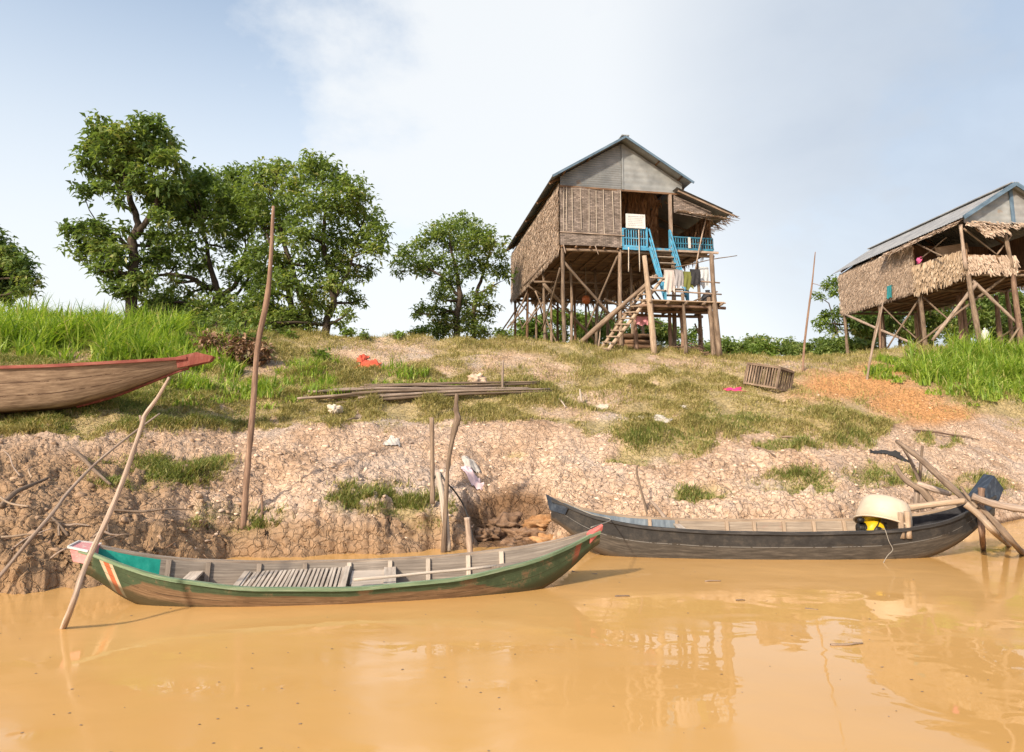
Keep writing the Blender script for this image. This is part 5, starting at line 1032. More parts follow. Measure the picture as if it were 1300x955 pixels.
mb = MB(); mb.prism([l(LU, .1, FZ), l(LU, 4, FZ), l(LU, 4, 10.4), l(LU, .1, 10.4)], (-.04, 0, 0)); H.part(mb, 'side_wall', M['thatchback'])
thatch('side_thatch', l(LU, .05, FZ+.3), l(LU, 4, FZ), l(LU, .05, 10.45), l(LU, 4, 10.45), (1, 0, 0), 8, 60, .35, .07, M['thatch'], H.o)
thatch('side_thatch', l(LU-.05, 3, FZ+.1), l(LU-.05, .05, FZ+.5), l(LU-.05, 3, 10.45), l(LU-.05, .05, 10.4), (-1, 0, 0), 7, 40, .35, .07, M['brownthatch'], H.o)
mb = MB(); mb.prism([l(4.9, 3.2, FZ), l(LU, 3.2, FZ), l(LU, 3.2, 10.5), l(4.9, 3.2, 10.9)], (0, .04, 0)); H.part(mb, 'inner_wall', M['thatchback'])
M['bluenet'] = grain('dark_blue_paint', (.02, .1, .17), (.035, .17, .27), (.07, .26, .37), (10, 3, 10), rough=.6, bump=.1, var=.2, dirt=((.1, .09, .08), 7., .55))
H.part(railing(4.5, LU, -.05, FZ-.02, FZ+.48, 16, 0), 'lean_to_railing', M['bluenet'])
mb = MB(); mb.beam(l(5.15, -.09, FZ+.05), l(5.15, -.09, FZ+.48), .1, .03, up=(0, 1, 0)); H.part(mb, 'white_slat', M['white'])
mb = MB(); mb.beam(l(4.3, -.06, FZ-.08), l(6.35, -.06, FZ-.08), .08, .08); H.part(mb, 'sill_beam', M['greylog'])
H.log('strut', l(5.35, -.1, FZ-.85), l(5.75, -.4, 10.1), .03, M['greylog'], .025)
# stilts
for v in (.08, 3.35, 6.7, 10.1):
    for u in (.1, 2.38, 4.5):
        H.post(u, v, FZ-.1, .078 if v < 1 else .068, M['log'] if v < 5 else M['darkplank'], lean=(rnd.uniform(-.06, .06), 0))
for v in (1.7, 5.0, 8.4): H.post(.95, v+.4, FZ-.1, .06, M['log']); H.post(3.5, v+.3, FZ-.1, .065, M['log'])
for v in (1.2, 3.6): H.post(6.05, v, FZ-.1, .075, M['log'])
P_ = lambda x, y, v: H.px(620+x/3.184, 160+y/3.184, v)
br = [((300, 545), .1, (500, 770), .5, .06), ((470, 700), 1., (700, 800), 2.5, .05), ((525, 520), .2, (400, 815), 1.2, .045), ((290, 575), .3, (215, 830), 3.2, .045), ((225, 640), 2., (430, 865), 4.5, .07), ((160, 645), 5, (295, 740), 6, .04),
      ((105, 700), 9.6, (215, 800), 6.8, .035), ((100, 700), 9.8, (140, 830), 8, .035), ((185, 630), 3.1, (455, 635), 3.4, .05), ((200, 690), 6.4, (300, 690), 6.7, .05), ((255, 725), 6.4, (335, 790), 6.9, .04), ((445, 720), 3.3, (520, 800), 3.5, .045), ((540, 765), 1.5, (480, 870), 2.2, .035), ((105, 690), 9.9, (285, 505), .2, .06)]
for a, va, b_, vb, r_ in br: H.log('brace', P_(*a, va), P_(*b_, vb), r_, M['log'], r_*.75, .012)
for k in range(16):
    u = rnd.choice((.1, 1., 2.38, 3.5, 4.5)); v = rnd.choice((3.35, 5., 6.7, 8.6)); H.log('brace', l(u, v, FZ-rnd.uniform(.2, 1.)), l(u+rnd.choice((-1, 1))*rnd.uniform(.6, 1.6), v+rnd.uniform(-1.5, 1.5), FZ-rnd.uniform(2.2, 3.4)), .04, M['log'], .03, .02)
# deck in front
DV0, DV1, DZ = -1.95, .1, 6.42
pl = H.px(831, 449, DV0); pl2 = H.px(818, 325, DV0); 
H.log('deck_post', Vector((pl.x, DV0, H.ground(pl.x, DV0)-.2)), pl2, .115, M['tanplank'], .09, .01)
pr = H.px(914, 455, DV0); pr2 = H.px(903, 322, DV0)
H.log('deck_post', Vector((pr.x, DV0, H.ground(pr.x, DV0)-.2)), pr2, .11, M['log'], .075, .012)
H.log('deck_post', Vector((pr.x-.16, DV0+.1, H.ground(pr.x, DV0)-.2)), Vector((pr2.x-.12, DV0+.1, DZ-zb+.2)), .1, M['log'], .08, .012)
du0 = pl.x-.25; du1 = pr.x+.2
for (x, y, v) in ((867, 440, -.9), (891, 455, -.3), (852, 440, -.4), (808, 445, -.2)):
    q = H.px(x, y, v); H.log('deck_post', Vector((q.x, v, H.ground(q.x, v)-.2)), Vector((q.x-.03, v, DZ-zb-.05)), .085, M['redlog'], .07, .012)
q = H.px(868, 373, DV0+.05); H.log('deck_post', Vector((q.x, DV0+.05, H.ground(q.x, DV0)-.2)), Vector((q.x-.05, DV0+.05, DZ-zb+.3)), .075, M['log'], .06, .015)
mb = MB(); v = DV0-.05
while v < DV1:
    mb.beam((du0+rnd.uniform(-.12, .06), v, DZ-zb), (du1+rnd.uniform(-.05, .18), v+.01, DZ-zb), .1, .035); v += .115
H.part(mb, 'deck', M['tanplank'])
for u in np.linspace(du0+.1, du1-.1, 5): H.log('deck_joist', (u, DV0-.15, DZ-zb-.075), (u+.03, DV1+.1, DZ-zb-.075), .05, M['log'], .045, .01)
for v, dz in ((DV0+.12, -.17), (-.9, -.17), (DV1-.1, -.17)): H.log('deck_beam', (du0-.2, v, DZ-zb+dz), (du1+.15, v, DZ-zb+dz), .06, M['redlog'], .055, .01)
H.log('deck_rail', (du0+.1, DV0-.02, DZ-zb+.82), (du1-.1, DV0-.02, DZ-zb+.72), .035, M['greylog'], .03, .008)
H.log('deck_rail', (du0+.1, DV0-.02, DZ-zb+.36), (du1-.05, DV0-.02, DZ-zb+.3), .035, M['greylog'], .03, .008)
H.log('deck_rail', (du1-.2, DV0, DZ-zb+.4), (du1-.15, DV1, DZ-zb+.45), .03, M['greylog'], .03, .008)
H.log('laundry_pole', (du0+1.1, DV0+.15, DZ-zb+1.25), (du1+.55, DV0-.15, DZ-zb+1.72), .02, M['log'], .015, .02)
H.log('strut', P_(835, 800, -1.), P_(860, 870, -.6), .03, M['log'])
# stairs with blue rails
st = []; su0, su1 = 3.5, 4.36; sv0, sv1 = -.12, -1.5; sz0, sz1 = FZ, DZ+.05; a3_ = Vector((0, sv1-sv0, sz1-sz0))
mb = MB(); 
for k, su in enumerate((su0, su1)): mb.beam(l(su, sv0, sz0), l(su, sv1, sz1), .04, .11)
sc_ = H.part(mb, 'staircase', M['bluepaint'])
for k in range(8):
    f = (k+.6)/8.6; mb = MB(); mb.beam(l(su0+.03, sv0+(sv1-sv0)*f, sz0+(sz1-sz0)*f), l(su1-.03, sv0+(sv1-sv0)*f, sz0+(sz1-sz0)*f), .2, .035); H.part(mb, 'tread', M['plank'], sc_)
for su in (su0, su1):
    mb = MB(); o_ = .72
    mb.beam(l(su, sv0, sz0+o_), l(su, sv1, sz1+o_-.25), .04, .04)
    for k in range(4):
        f = (k+.5)/4.; mb.beam(l(su, sv0+(sv1-sv0)*f, sz0+(sz1-sz0)*f), l(su, sv0+(sv1-sv0)*f, sz0+(sz1-sz0)*f+o_-.25*f), .025, .025, up=(0, 1, 0))
    mb.beam(l(su, sv1, sz1-.05), l(su, sv1, sz1+o_-.2), .07, .07, up=(0, 1, 0)); mb.beam(l(su, sv0+(sv1-sv0)*.0, sz0+.36), l(su, sv1, sz1+.26), .03, .04); H.part(mb, 'handrail', M['bluepaint'], sc_)
# wooden ladder stairs from the ground to the deck
LB = [(H.px(768, 449.5, -1.75), H.px(827, 372, -1.75)), (H.px(760, 447, -1.05), H.px(814, 372, -1.05))]
mb = MB()
for k, (a, b) in enumerate(LB):
    a.z = min(a.z, H.ground(a.x, a.y)); d = (b-a); mb.log(a-d*.02, b+d*(.25 if k == 0 else .3), .07, .055, .006, 8, 8, .06)
ld = H.part(mb, 'ladder', M['tanplank'])
for k in range(10):
    f = (k+.5)/10.; a = LB[0][0].lerp(LB[0][1], f); b = LB[1][0].lerp(LB[1][1], f); mb = MB(); mb.beam(a+Vector((0, -.12, .05)), b+Vector((0, .12, .05+rnd.uniform(-.02, .02))), .17, .045); H.part(mb, 'ladder_rung', M['tanplank'], ld)
a = H.px(724, 443, -.6); a.z = min(a.z, H.ground(a.x, a.y)); H.log('brace', a-Vector((0, 0, .1)), H.px(834, 350, -1.6), .095, M['log'], .075, .01)
a = H.px(758, 440, -.8); a.z = min(a.z, H.ground(a.x, a.y)); H.log('ladder_rail', H.px(775, 405, -1.0), H.px(822, 358, -1.0), .04, M['log'], .035, .02); H.log('ladder_rail', H.px(759, 447, -.9), H.px(762, 415, -.9), .03, M['greylog'])
H.log('hanging_slat', P_(567, 490, -.15), P_(567, 590, -.15), .022, M['palewood'], .02, 0); H.log('hanging_slat', P_(608, 420, -.15), P_(612, 590, -.15), .022, M['palewood'], .02, 0); H.log('hanging_slat', P_(432, 485, -.05), P_(445, 520, -.05), .018, M['greylog'], .015, 0)
H.log('hanging_slat', P_(303, 480, -.05), P_(312, 515, -.1), .025, M['greylog'], .02, 0)
# sign on the railing
sg = tag(empty('sign_board', H.w(2.62, -.12, FZ+.72), H.th), 'white notice board with faint lines of print standing on the blue railing', 'sign')
mb = MB(); mb.box((.34, 0, .28), .78, .025, .56); mb.build('board', M['white'], sg)
mb = MB(); 
for k in range(6): 
    x = .04
    while x < .62:
        w_ = rnd.uniform(.03, .09); mb.box((x+w_/2, -.0145, .46-k*.07), w_, .003, .012 if k else .02); x += w_+.02
mb.build('lettering', M['greyink'], sg)
# laundry: hanging garments
def garment(name, label, H_, x, y, v, w_, h_, mat, cat='garment', two=False, group='laundry on the deck rails'):
    q = H_.px(x, y, v); P = H_.w(q.x, v, q.z+H_.zb); o = tag(empty(name, P, H_.th), label, cat, group); k1 = rnd.uniform(6, 9)
    mb = MB()
    for side in (0, 1):
        hh = h_*(1 if side == 0 else .55); sg_ = -1 if side == 0 else 1
        mb.grid(lambda a, b: Vector(((a-.5)*w_*(1+.1*b)+.02*math.sin(b*5), sg_*(.03+.035*b)+.03*math.sin(a*k1*2+b*2)*b, .02-hh*b*(1-.1*math.sin(a*9+1)*b))), 14, 10)
    mb.grid(lambda a, b: Vector(((a-.5)*w_, -.03+.06*b, .02+.012*math.sin(b*math.pi))), 14, 3)
    mb.build('cloth', mat, o); return o
garment('shirt', 'white shirt hanging on the deck rail below the blue stairs', H, 849, 344, DV0-.05, .36, .8, cloth('white_cloth', (.44, .39, .37)), 'shirt')
garment('trousers', 'grey trousers hanging beside the white shirt on the deck rail', H, 861, 344, DV0-.06, .3, .62, cloth('grey_cloth', (.27, .26, .27)), 'trousers')
garment('shirt', 'olive shirt hanging between grey trousers and black cloth', H, 873, 346, DV0-.05, .35, .62, cloth('olive_cloth', (.13, .14, .04)), 'shirt')
garment('sarong', 'black cloth hanging rightmost on the laundry pole of the deck', H, 882, 343, DV0-.06, .36, .6, M['darkcloth'], 'cloth')
garment('sarong', 'pale blue white cloth hanging behind the black cloth', H, 893, 340, DV0+.3, .35, .75, cloth('pale_cloth', (.5, .53, .56)), 'cloth')
garment('sarong', 'pink cloth hanging under the deck of the central house', H, 815, 403, -.6, .42, .32, M['pinkrag'], 'cloth')
q = H.px(744, 381, 3.); P = H.w(q.x, 3., q.z+zb)
by = tag(empty('buoy', P), 'round orange buoy hanging under the floor of central house', 'buoy'); mb = MB(); mb.lathe([(0.02, .2), (.1, .17), (.17, .08), (.185, 0), (.17, -.08), (.1, -.16), (0.01, -.18)], 16); mb.build('float', grain('orange_plastic', (.25, .06, .02), (.36, .1, .03), (.42, .15, .06), rough=.5, bump=.1), by)
mb = MB(); mb.tube([(0, 0, .19), (.01, 0, .6), (0, 0, FZ-.1-(q.z+zb))], .012, 5); mb.build('string', M['rope'], by)
bg = tag(empty('sack', H.w(du1-.42, DV0+.3, DZ+.02), H.th), 'dark lumpy sack sitting at the right corner of the deck', 'sack'); mb = MB(); mb.lathe([(0, 0), (.2, .0), (.24, .1), (.22, .25), (.15, .36), (.07, .42), (.09, .48), (0, .47)], 14); mb.build('bag', M['darkcloth'], bg)
# firewood and brush under the house
G = 'logs stacked under the central house'
for k in range(14):
    u = 2.6+rnd.uniform(0, .3); v = 1.2+(k % 5)*.24; zz = (k//5)*.2; a = H.w(u, v, 0); b = H.w(u+rnd.uniform(1.2, 1.7), v+rnd.uniform(-.1, .1), 0); za = max(gz(a.x, a.y), gz(b.x, b.y))+.1+zz; a.z = za; b.z = za+.02
    mb = MB(); mb.log(a, b, .1, .09, .01); tag(mb.build('log', M['darkplank']), 'dark log in the firewood stack under the central house', 'log', G)
G = 'dead branches piled under the deck'
for k in range(26):
    q = H.w(4.4+rnd.gauss(.4, .45), -.6+rnd.gauss(0, .4), 0); a = rnd.uniform(0, 6.28); d = Vector((math.cos(a), math.sin(a), rnd.uniform(-.1, .35)))*rnd.uniform(.3, .6); q.z = gz(q.x, q.y)+rnd.uniform(.05, .4)
    mb = MB(); mb.log(q-d, q+d, .025, .01, .08); tag(mb.build('branch', M['redlog']), 'dry reddish branch in the brush pile under the deck', 'branch', G)
# ---------------------------------------------------------------- right house
K = House((19.1, 28.0), math.radians(3.6), 5.35, 'stilt_house', 'right stilt house with grey roof and shaggy golden thatch walls', None)
zb = K.zb; l = K.l; FZ = 8.62; WT = 10.62; LEN = 9.7; W = 4.5; pk = 2.2; RZ = 12.3; EU = -.2; EZ = 10.78; slope = (RZ-EZ)/(pk-EU)
floor_parts(K, .02, W, .05, LEN, FZ-.02)
nl = Vector((-slope, 0, 1)).normalized(); EU2 = 2*pk-EU
K.part(corrugated(l(EU, -.35, EZ), l(EU, LEN+.5, EZ), l(pk, -.35, RZ), l(pk, LEN+.5, RZ), 60, .012, nl), 'roof', M['roofgrey'])
K.part(corrugated(l(EU2, LEN+.5, EZ), l(EU2, -.35, EZ), l(pk, LEN+.5, RZ), l(pk, -.35, RZ), 56, .02, Vector((slope, 0, 1)).normalized()), 'roof', M['roofgrey'])
mb = MB(); mb.beam(l(pk, -.37, RZ+.03), l(pk, LEN+.52, RZ+.03), .34, .04); K.part(mb, 'ridge_cap', M['roofgrey'])
mb = MB(); mb.beam(l(EU-.04, -.39, EZ-.04), l(pk, -.39, RZ-.03), .04, .17); mb.beam(l(pk, -.395, RZ-.03), l(EU2+.04, -.395, EZ-.04), .04, .17); K.part(mb, 'barge_board', M['bluetrim'])
topL = lambda u: RZ-.1-slope*(pk-u); topR = lambda u: RZ-.1-slope*(u-pk)
mb = MB(); gable(mb, .02, pk-.05, WT, 0, topL, 6, 1); K.part(mb, 'gable_panel', M['zinc'])
mb = MB(); gable(mb, pk+.05, 2*pk-.02, WT, 0, topR, 6, -1); K.part(mb, 'gable_panel', M['roofgrey'])
mb = MB(); mb.beam(l(pk, -.08, WT), l(pk, -.08, RZ-.12), .16, .04, up=(0, 1, 0)); K.part(mb, 'gable_strip', M['bluetrim'])
mb = MB(); mb.prism([l(0, LEN, WT), l(W-.1, LEN, WT), l(pk, LEN, RZ-.12)], (0, .03, 0)); K.part(mb, 'gable_panel', M['zinc'])
for v in (.3, 3.3, 6.4, 9.3):
    mb = MB(); mb.beam(l(EU+.05, v, EZ-.07), l(pk, v, RZ-.08), .06, .09); mb.beam(l(pk, v+.005, RZ-.085), l(EU2-.05, v+.005, EZ-.07), .06, .09); K.part(mb, 'rafter', M['darkplank'])
# left wall: closed at the back, window opening in front
WV = 3.35
mb = MB(); mb.prism([l(.02, WV, FZ), l(.02, LEN, FZ), l(.02, LEN, WT), l(.02, WV, WT)], (.05, 0, 0)); K.part(mb, 'thatch_backing', M['thatchback'])
thatch('thatch_wall', l(0, LEN+.03, FZ-.05), l(0, WV, FZ-.05), l(0, LEN+.03, WT+.1), l(0, WV, WT+.1), (-1, 0, 0), 20, 560, .36, .036, M['thatch'], K.o, .22)
mb = MB(); mb.prism([l(.02, 0, FZ), l(.02, WV, FZ), l(.02, WV, 9.6), l(.02, 0, 9.48)], (.05, 0, 0)); K.part(mb, 'thatch_backing', M['thatchback'])
thatch('thatch_panel', l(-.02, WV, FZ-.22), l(-.02, -.03, FZ-.1), l(-.02, WV, 9.62), l(-.02, -.03, 9.5), (-1, 0, 0), 8, 120, .38, .075, M['thatchgold'], K.o, .14)
thatch('eave_thatch', l(-.42, 5.2, 10.42), l(-.36, -.25, 10.5), l(-.02, 5.2, 10.74), l(-.02, -.25, 10.78), (-.8, 0, .6), 3, 120, .34, .07, M['thatch'], K.o, .25)
# front: thatch railing, ragged valance, posts
mb = MB(); mb.prism([l(.05, 0, FZ+.05), l(2.1, 0, FZ+.05), l(2.1, 0, 9.22), l(.05, 0, 9.25)], (0, .05, 0)); K.part(mb, 'thatch_backing', M['thatchback'])
thatch('thatch_panel', l(.02, -.03, FZ-.02), l(2.16, -.03, FZ-.02), l(.02, -.03, 9.26), l(2.16, -.03, 9.24), (0, -1, 0), 5, 70, .32, .07, M['thatch'], K.o, .25)
thatch('valance_thatch', l(-.05, -.32, 10.38), l(W+.2, -.32, 10.36), l(-.05, -.1, 10.68), l(W+.2, -.1, 10.66), (0, -.8, .6), 3, 110, .28, .07, M['thatch'], K.o, .35)
mb = MB(); mb.grid(lambda a, b: l(.25+1.7*a, -.3-.06*b+.02*math.sin(a*20), 10.4-.55*b*max(0, 1-abs(a-.32)*2.2)), 16, 5); K.part(mb, 'torn_valance', M['thatchback'])
thatch('torn_thatch', l(.5, -.36, 10.02), l(1.35, -.36, 10.1), l(.3, -.3, 10.42), l(1.7, -.3, 10.42), (0, -1, .2), 4, 28, .26, .07, M['thatch'], K.o, .3)
mb = MB(); mb.prism([l(0, LEN, FZ), l(W, LEN, FZ), l(W, LEN, WT), l(0, LEN, WT)], (0, .05, 0)); K.part(mb, 'back_wall', M['thatchback'])
mb = MB(); mb.prism([l(W-.05, .3, FZ), l(W-.05, LEN, FZ), l(W-.05, LEN, WT+.1), l(W-.05, .3, WT+.1)], (-.05, 0, 0)); K.part(mb, 'side_wall', M['darkplank'])  # dark wood colour also paints in the shade of the room
thatch('thatch_wall', l(W, 2, FZ), l(W, LEN, FZ), l(W, 2, WT), l(W, LEN, WT), (1, 0, 0), 9, 80, .4, .09, M['thatch'], K.o)
mb = MB(); mb.prism([l(.08, 4.2, FZ), l(W-.1, 4.2, FZ), l(W-.1, 4.2, WT+.2), l(.08, 4.2, WT+.2)], (0, .05, 0)); K.part(mb, 'inner_wall', M['darkplank'])  # coloured dark so the room behind the opening reads as deep shade
mb = MB(); mb.beam(l(.3, 2.2, 9.95), l(1.7, 2.0, 10.15), .02, .42); K.part(mb, 'hanging_board', M['tanplank'])
Q_ = lambda x, y, v: K.px(1000+x/3.673, 220+y/3.673, v)
K.log('corner_post', Q_(832, 450, -.06), Q_(806, 240, -.06), .075, M['greylog'], .07); K.log('corner_post', Q_(1045, 440, -.06), Q_(1012, 285, -.06), .085, M['log'], .08)
for a, va, b_, vb, r_, nm in (((820, 258), .05, (975, 380), .1, .04, 'brace'), ((975, 380), .05, (1045, 290), .1, .035, 'brace'), ((605, 330), 2.8, (720, 385), .9, .04, 'brace'), ((620, 400), 2.6, (740, 300), 1.2, .03, 'brace'),
     ((860, 500), .2, (1080, 710), .2, .075, 'brace'), ((1075, 435), -.1, (600, 800), 2.4, .06, 'brace'), ((880, 515), .05, (675, 780), 1.2, .085, 'brace'), ((630, 575), 3.2, (760, 690), 2.4, .045, 'brace'), ((640, 550), 3.4, (465, 815), 5, .05, 'brace'), ((262, 655), 9.5, (575, 790), 4., .075, 'brace'),
     ((440, 600), 6.3, (370, 945), 5.5, .045, 'brace'), ((420, 600), 6.4, (600, 770), 4, .04, 'brace'), ((1090, 700), .2, (950, 800), 2, .05, 'brace'), ((1080, 720), -.05, (1000, 840), .2, .05, 'brace'), ((900, 620), 3, (800, 760), 3.4, .04, 'brace'), ((255, 640), 9.7, (835, 452), .1, .07, 'floor_beam')):
    K.log(nm, Q_(*a, va), Q_(*b_, vb), r_, M['greylog'] if r_ > .06 else M['log'], r_*.8, .012)
def kpost(x0, y0, x1, y1, v, r_, mat):
    a = Q_(x0, y0, v); b = Q_(x1, y1, v); b.z = K.ground(b.x, v)-.2; K.log('post', b, a, r_*1.15, mat, r_*.9, .01)
kpost(838, 450, 905, 820, .02, .1, M['log']); kpost(1045, 440, 1085, 760, .02, .1, M['redlog']); kpost(612, 530, 640, 770, 3.3, .1, M['log']); kpost(425, 590, 447, 855, 6.5, .09, M['log']); kpost(432, 590, 432, 850, 6.3, .06, M['redlog'])
kpost(262, 640, 285, 850, 9.6, .08, M['log']); kpost(795, 570, 812, 740, 3.2, .1, M['redlog']); kpost(595, 650, 605, 780, 6.4, .09, M['redlog']); kpost(970, 570, 990, 800, 2.6, .1, M['redlog']); kpost(1060, 600, 1075, 780, 4, .09, M['redlog'])
for v in (3.3, 6.5, 9.6):
    for u in (2.25, 4.4): K.post(u, v, FZ-.1, .09, M['redlog'])
K.post(4.4, .05, FZ-.1, .1, M['log'])
H_ = K
garment('towel', 'teal cloth hanging from torn lower edge of the right house wall', K, 1136, 357, 5.2, .4, .62, cloth('teal_cloth', (.03, .2, .22)), 'cloth', group='cloths on the right house')
qq = K.px(1136, 357, 5.2)
# move the teal cloth onto the left wall plane
bpy.data.objects['towel'].location = K.w(-.12, 5.1, 9.0); bpy.data.objects['towel'].rotation_euler = (0, 0, K.th-math.pi/2)
q = tag(empty('hat', K.w(-.02, 2.9, 9.75), K.th-math.pi/2), 'pink hat in the window opening of the right house', 'hat'); mb = MB(); mb.lathe([(0, .12), (.08, .11), (.1, .02), (.19, 0), (.19, -.012), (.09, .0), (0, .0)], 16, Matrix.Rotation(1.2, 4, 'X')); mb.build('brim', cloth('hot_pink', (.6, .1, .25)), q)
q = gp(1248, 455)
bb = tag(empty('jerrycan', Vector((K.w(.45, -.1, 0).x, K.w(.45, -.1, 0).y, K.ground(.45, -.1)+zb)), K.th), 'pale upright plastic can at the foot of the right house corner stilt', 'can')
mb = MB(); mb.lathe([(0, 0), (.14, 0), (.15, .05), (.15, .6), (.1, .72), (.045, .75), (.045, .82), (0, .82)], 14); mb.build('can_body', M['white'], bb)
#PART5
# ------------------------------------------------------------------ small things on the bank
q = gp(975, 494)
cr = tag(empty('crate', q+Vector((0, .1, .02)), rot=(-.1, .2, -.85)), 'brown slatted fish crate tipped over on the grass slope', 'crate')
cw, cdp, chh = .95, .75, .6
mb = MB()
for sx in (-1, 1):
    for sy in (-1, 1): mb.beam((sx*cw/2, sy*cdp/2, 0), (sx*cw/2, sy*cdp/2, chh), .05, .05, up=(0, 1, 0))
for z in (0.03, chh-.02):
    for sy in (-1, 1): mb.beam((-cw/2, sy*(cdp/2+.006), z), (cw/2, sy*(cdp/2+.006), z), .04, .05)
    for sx in (-1, 1): mb.beam((sx*(cw/2+.006), -cdp/2, z), (sx*(cw/2+.006), cdp/2, z), .04, .05)
mb.build('frame', M['log'], cr)
def slats(name, fn, n, w, mat):
    mb = MB()
    for k in range(n): a, b = fn((k+.5)/n); mb.beam(a, b, w, .012, up=(.01, .02, 1) if abs((Vector(b)-Vector(a)).normalized().z) < .9 else (0, 1, 0))
    mb.build(name, mat, cr)
slats('side_slats', lambda f: ((-cw/2+cw*f, -cdp/2, .02), (-cw/2+cw*f, -cdp/2, chh-.02)), 12, .042, M['log'])
slats('side_slats', lambda f: ((-cw/2+cw*f, cdp/2, .02), (-cw/2+cw*f, cdp/2, chh-.02)), 14, .045, M['log'])
slats('end_slats', lambda f: ((-cw/2, -cdp/2+cdp*f, .02), (-cw/2, -cdp/2+cdp*f, chh-.02)), 10, .045, M['tanplank'])
slats('end_slats', lambda f: ((cw/2, -cdp/2+cdp*f, .02), (cw/2, -cdp/2+cdp*f, chh-.02)), 9, .012, M['log'])
slats('top_slats', lambda f: ((-cw/2, -cdp/2+cdp*f, chh+.012), (cw/2, -cdp/2+cdp*f, chh+.012)), 13, .052, M['redlog'])
def rag(name, label, cat, x, y, sx, sy, hgt, mat, seed, group=None):
    """crumpled cloth lying on the ground"""
    q = gp(x, y); mb = MB(); n = 16
    def fn(a, b):
        X = q.x+(a-.5)*sx*(1+.25*math.sin(b*5+seed)); Yy = q.y+(b-.5)*sy*(1+.25*math.cos(a*4+seed))
        e = max(0, 1-((a-.5)**2+(b-.5)**2)*3.6)
        return Vector((X, Yy, gz(X, Yy)+.03+.6*hgt*e*(.6+.4*math.sin(a*8+seed)*math.cos(b*7+seed*2))+.008*math.sin(a*23+b*17)))
    mb.grid(fn, n, n); o = mb.build(name, mat); return tag(o, label, cat, group)
rag('cloth', 'crumpled red cloth hanging over the earth step above pole pile', 'cloth', 470, 466, .62, .8, .5, M['redrag'], 1)
rag('cloth', 'small red cloth scrap left of the crumpled red cloth', 'cloth', 459, 458, .3, .45, .35, M['redrag'], 3)
rag('cloth', 'bright magenta cloth lying left of the slatted crate', 'cloth', 931, 497, .55, .4, .12, M['magenta'], 2)
rag('plastic_bag', 'white torn plastic lying on grass in the middle of the slope', 'litter', 838, 533, .5, .3, .1, M['whiterag'], 4)
rag('plastic_bag', 'dirty white bag on the mud right of the mooring stakes', 'litter', 598, 592, .3, .35, .16, M['whiterag'], 5)
rag('plastic_bag', 'pink and white rag on the mud below the dirty white bag', 'litter', 600, 606, .34, .3, .12, cloth('pale_pink', (.66, .5, .52)), 6)
rag('plastic_bag', 'grey white plastic scrap pressed in the mud left of the stakes', 'litter', 499, 562, .26, .4, .04, cloth('muddy_white', (.5, .45, .4)), 7)
rag('tarp', 'dark crumpled plastic strip on the bank above the basin', 'tarp', 1128, 577, .75, .3, .13, M['ragblack'], 8)
rag('plastic_bag', 'small white scrap on the dry grass below the crate', 'litter', 868, 518, .14, .12, .05, M['whiterag'], 9)
rag('plastic_bag', 'white scrap near the upright white sticks on the slope', 'litter', 764, 521, .3, .5, .12, cloth('bone_white', (.58, .5, .4)), 10)
rag('plastic_bag', 'pale flat rag in the short grass left of torn plastic', 'litter', 812, 532, .3, .25, .04, cloth('faded_rag', (.5, .47, .36)), 12)
for (x0, y0, x1, y1, lb, r_, mt) in ((738, 512, 736, 494, 'short white stick standing in the grass mid slope', .03, 'palewood'), (709, 508, 718, 519, 'pale broken stick lying left of the short white stick', .022, 'palewood'), (993, 557, 1014, 560, 'brown twig lying on grass below the crate', .02, 'log'), (1205, 553, 1243, 561, 'thin branch lying on the mud at right', .02, 'log'), (961, 570, 985, 582, 'dark twig on pale mud above the canoe', .02, 'log'), (440, 536, 455, 534, 'short twig on the grass ledge left of the stakes', .02, 'log'), (1160, 548, 1215, 556, 'long root lying across the orange path', .025, 'redlog')):
    a = gp(x0, y0, .03); 
    if abs(x1-x0) < 5: b = at(x1, y1, a.y)
    else: b = gp(x1, y1, .04)
    stick('stick', lb, 'stick', [a, a.lerp(b, .5)+Vector((0, 0, .02)), b], [r_, r_, r_*.6], M[mt])
# floating bits on the water
G = 'twigs floating on the brown water'
for (x, y, L, a, r_) in ((742, 727, .35, -.5, .012), (905, 738, .2, .1, .01), (1075, 818, .3, .15, .012), (1030, 773, .12, -.4, .008), (790, 757, .16, .1, .012), (940, 762, .1, 0, .009)):
    q = atz(x, y, .004); d = Vector((math.cos(a), math.sin(a), 0))*L/2; mb = MB(); mb.log(q-d, q+d, r_, r_*.6, .06); tag(mb.build('floating_twig', M['log']), 'small dark twig floating on the open brown water', 'twig', G)
n = 130; px = rng.uniform(-40, 1340, n); py = rng.uniform(705, 960, n); Q = np.array([atz(a, b, .003) for a, b in zip(px, py)])
s = rng.uniform(.003, .011, n); a = rng.uniform(0, 6.28, n); V = np.stack([Q+np.stack([np.cos(a+k*1.57)*s*(1.6 if k % 2 else 1), np.sin(a+k*1.57)*s, 0*s], -1) for k in range(4)]+[Q+np.array([0, 0, .004])], 1).reshape(-1, 3)
b = (np.arange(n)*5)[:, None]; T = np.concatenate([b+np.array([[k, (k+1) % 4, 4]]) for k in range(4)])
tag(np_mesh('floating_debris', V, T, M['log'], attrs=dict(rnd=np.repeat(rng.random(n), 5))), 'tiny specks of leaf and bark floating on the water', 'debris', kind='stuff')
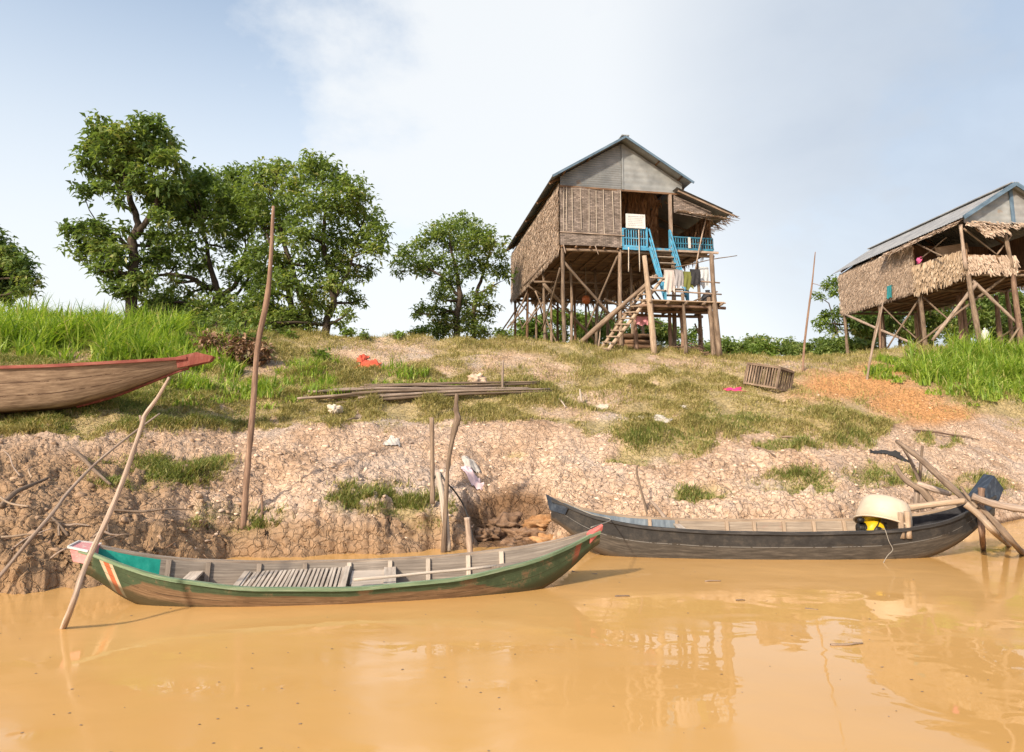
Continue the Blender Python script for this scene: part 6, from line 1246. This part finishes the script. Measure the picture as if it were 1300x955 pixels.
# ------------------------------------------------------------------ sky and sun
SUN_EL = math.radians(31); LX, LY = .56, .83
w = bpy.data.worlds.new('World'); scene.world = w; w.use_nodes = True; nt = w.node_tree; ns = nt.nodes; ls = nt.links
bg = [x for x in ns if x.type == 'BACKGROUND'][0]
sky = ns.new('ShaderNodeTexSky'); sky.sky_type = 'NISHITA'; sky.sun_disc = False; sky.sun_elevation = SUN_EL; sky.sun_rotation = math.atan2(-LX, -LY) % (2*math.pi); sky.air_density = 1.; sky.dust_density = 1.5; sky.ozone_density = 1.5
tc = ns.new('ShaderNodeTexCoord')
mp = N(ns, 'ShaderNodeMapping'); mp.inputs['Scale'].default_value = (1, 1, 1.7); ls.new(tc.outputs['Generated'], mp.inputs[0])
nz = N(ns, 'ShaderNodeTexNoise', Scale=2.6, Detail=8., Roughness=.58, Distortion=.25); ls.new(mp.outputs[0], nz.inputs[0])
nz2 = N(ns, 'ShaderNodeTexNoise', Scale=8., Detail=6., Roughness=.6); ls.new(mp.outputs[0], nz2.inputs[0])
def dirbias(px, py, gain):
    d = ray(px, py); d = d/np.linalg.norm(d); n = N(ns, 'ShaderNodeVectorMath', operation='DOT_PRODUCT'); ls.new(tc.outputs['Generated'], n.inputs[0]); n.inputs[1].default_value = d
    return n.outputs['Value']
sep = N(ns, 'ShaderNodeSeparateXYZ'); ls.new(tc.outputs['Generated'], sep.inputs[0])
# a broad bank of cloud ahead, haze thickening to the horizon
r_ = N(ns, 'ShaderNodeMapRange'); r_.interpolation_type = 'SMOOTHSTEP'; ls.new(dirbias(800, 200, 1), r_.inputs[0]); r_.inputs[1].default_value = .78; r_.inputs[2].default_value = 1.; r_.inputs[3].default_value = -.2; r_.inputs[4].default_value = .34
cl = math_(ns, ls, 'ADD', math_(ns, ls, 'ADD', nz.outputs[0], math_(ns, ls, 'MULTIPLY', nz2.outputs[0], .42)), r_.outputs[0])
cm = N(ns, 'ShaderNodeMapRange'); cm.interpolation_type = 'SMOOTHSTEP'; ls.new(cl, cm.inputs[0]); cm.inputs[1].default_value = .55; cm.inputs[2].default_value = 1.02; cm.inputs[3].default_value = .0; cm.inputs[4].default_value = 1.
hz = N(ns, 'ShaderNodeMapRange'); hz.interpolation_type = 'SMOOTHSTEP'; ls.new(sep.outputs[2], hz.inputs[0]); hz.inputs[1].default_value = .66; hz.inputs[2].default_value = .12; hz.inputs[3].default_value = 0; hz.inputs[4].default_value = 1.
gr = N(ns, 'ShaderNodeMapRange'); gr.interpolation_type = 'SMOOTHSTEP'; ls.new(dirbias(1380, 20, 1), gr.inputs[0]); gr.inputs[1].default_value = .85; gr.inputs[2].default_value = 1.; gr.inputs[3].default_value = 0; gr.inputs[4].default_value = .8
gn = math_(ns, ls, 'ADD', nz.outputs[0], .4); greyc = math_(ns, ls, 'MULTIPLY', gr.outputs[0], gn, True)
cover = math_(ns, ls, 'MAXIMUM', math_(ns, ls, 'MULTIPLY', cm.outputs[0], .9), math_(ns, ls, 'MULTIPLY', hz.outputs[0], .92))
SKYS = .1
blue = mixc(ns, ls, 1., sky.outputs[0], (2.3, 1.98, 1.64), 'MULTIPLY')
c = mixc(ns, ls, cover, blue, (5.95, 6.1, 6.2)); c = mixc(ns, ls, greyc, c, (2.7, 3.3, 4.2)); ls.new(c, bg.inputs[0]); bg.inputs[1].default_value = SKYS
sd = bpy.data.lights.new('sun', 'SUN'); so = bpy.data.objects.new('sun', sd); COL.objects.link(so); sd.energy = 3.6; sd.angle = math.radians(3.); sd.color = (1, .86, .67)
d = Vector((LX*math.cos(SUN_EL), LY*math.cos(SUN_EL), -math.sin(SUN_EL))); so.rotation_euler = d.to_track_quat('-Z', 'Y').to_euler(); so.location = (-20, -20, 30)
vs_ = scene.view_settings; vs_.view_transform = 'Standard'; vs_.look = 'None'; vs_.gamma = 1; vs_.exposure = .7; vs_.use_curve_mapping = False
scene.render.engine = 'CYCLES'; scene.cycles.max_bounces = 6; scene.cycles.diffuse_bounces = 3; scene.cycles.transparent_max_bounces = 4
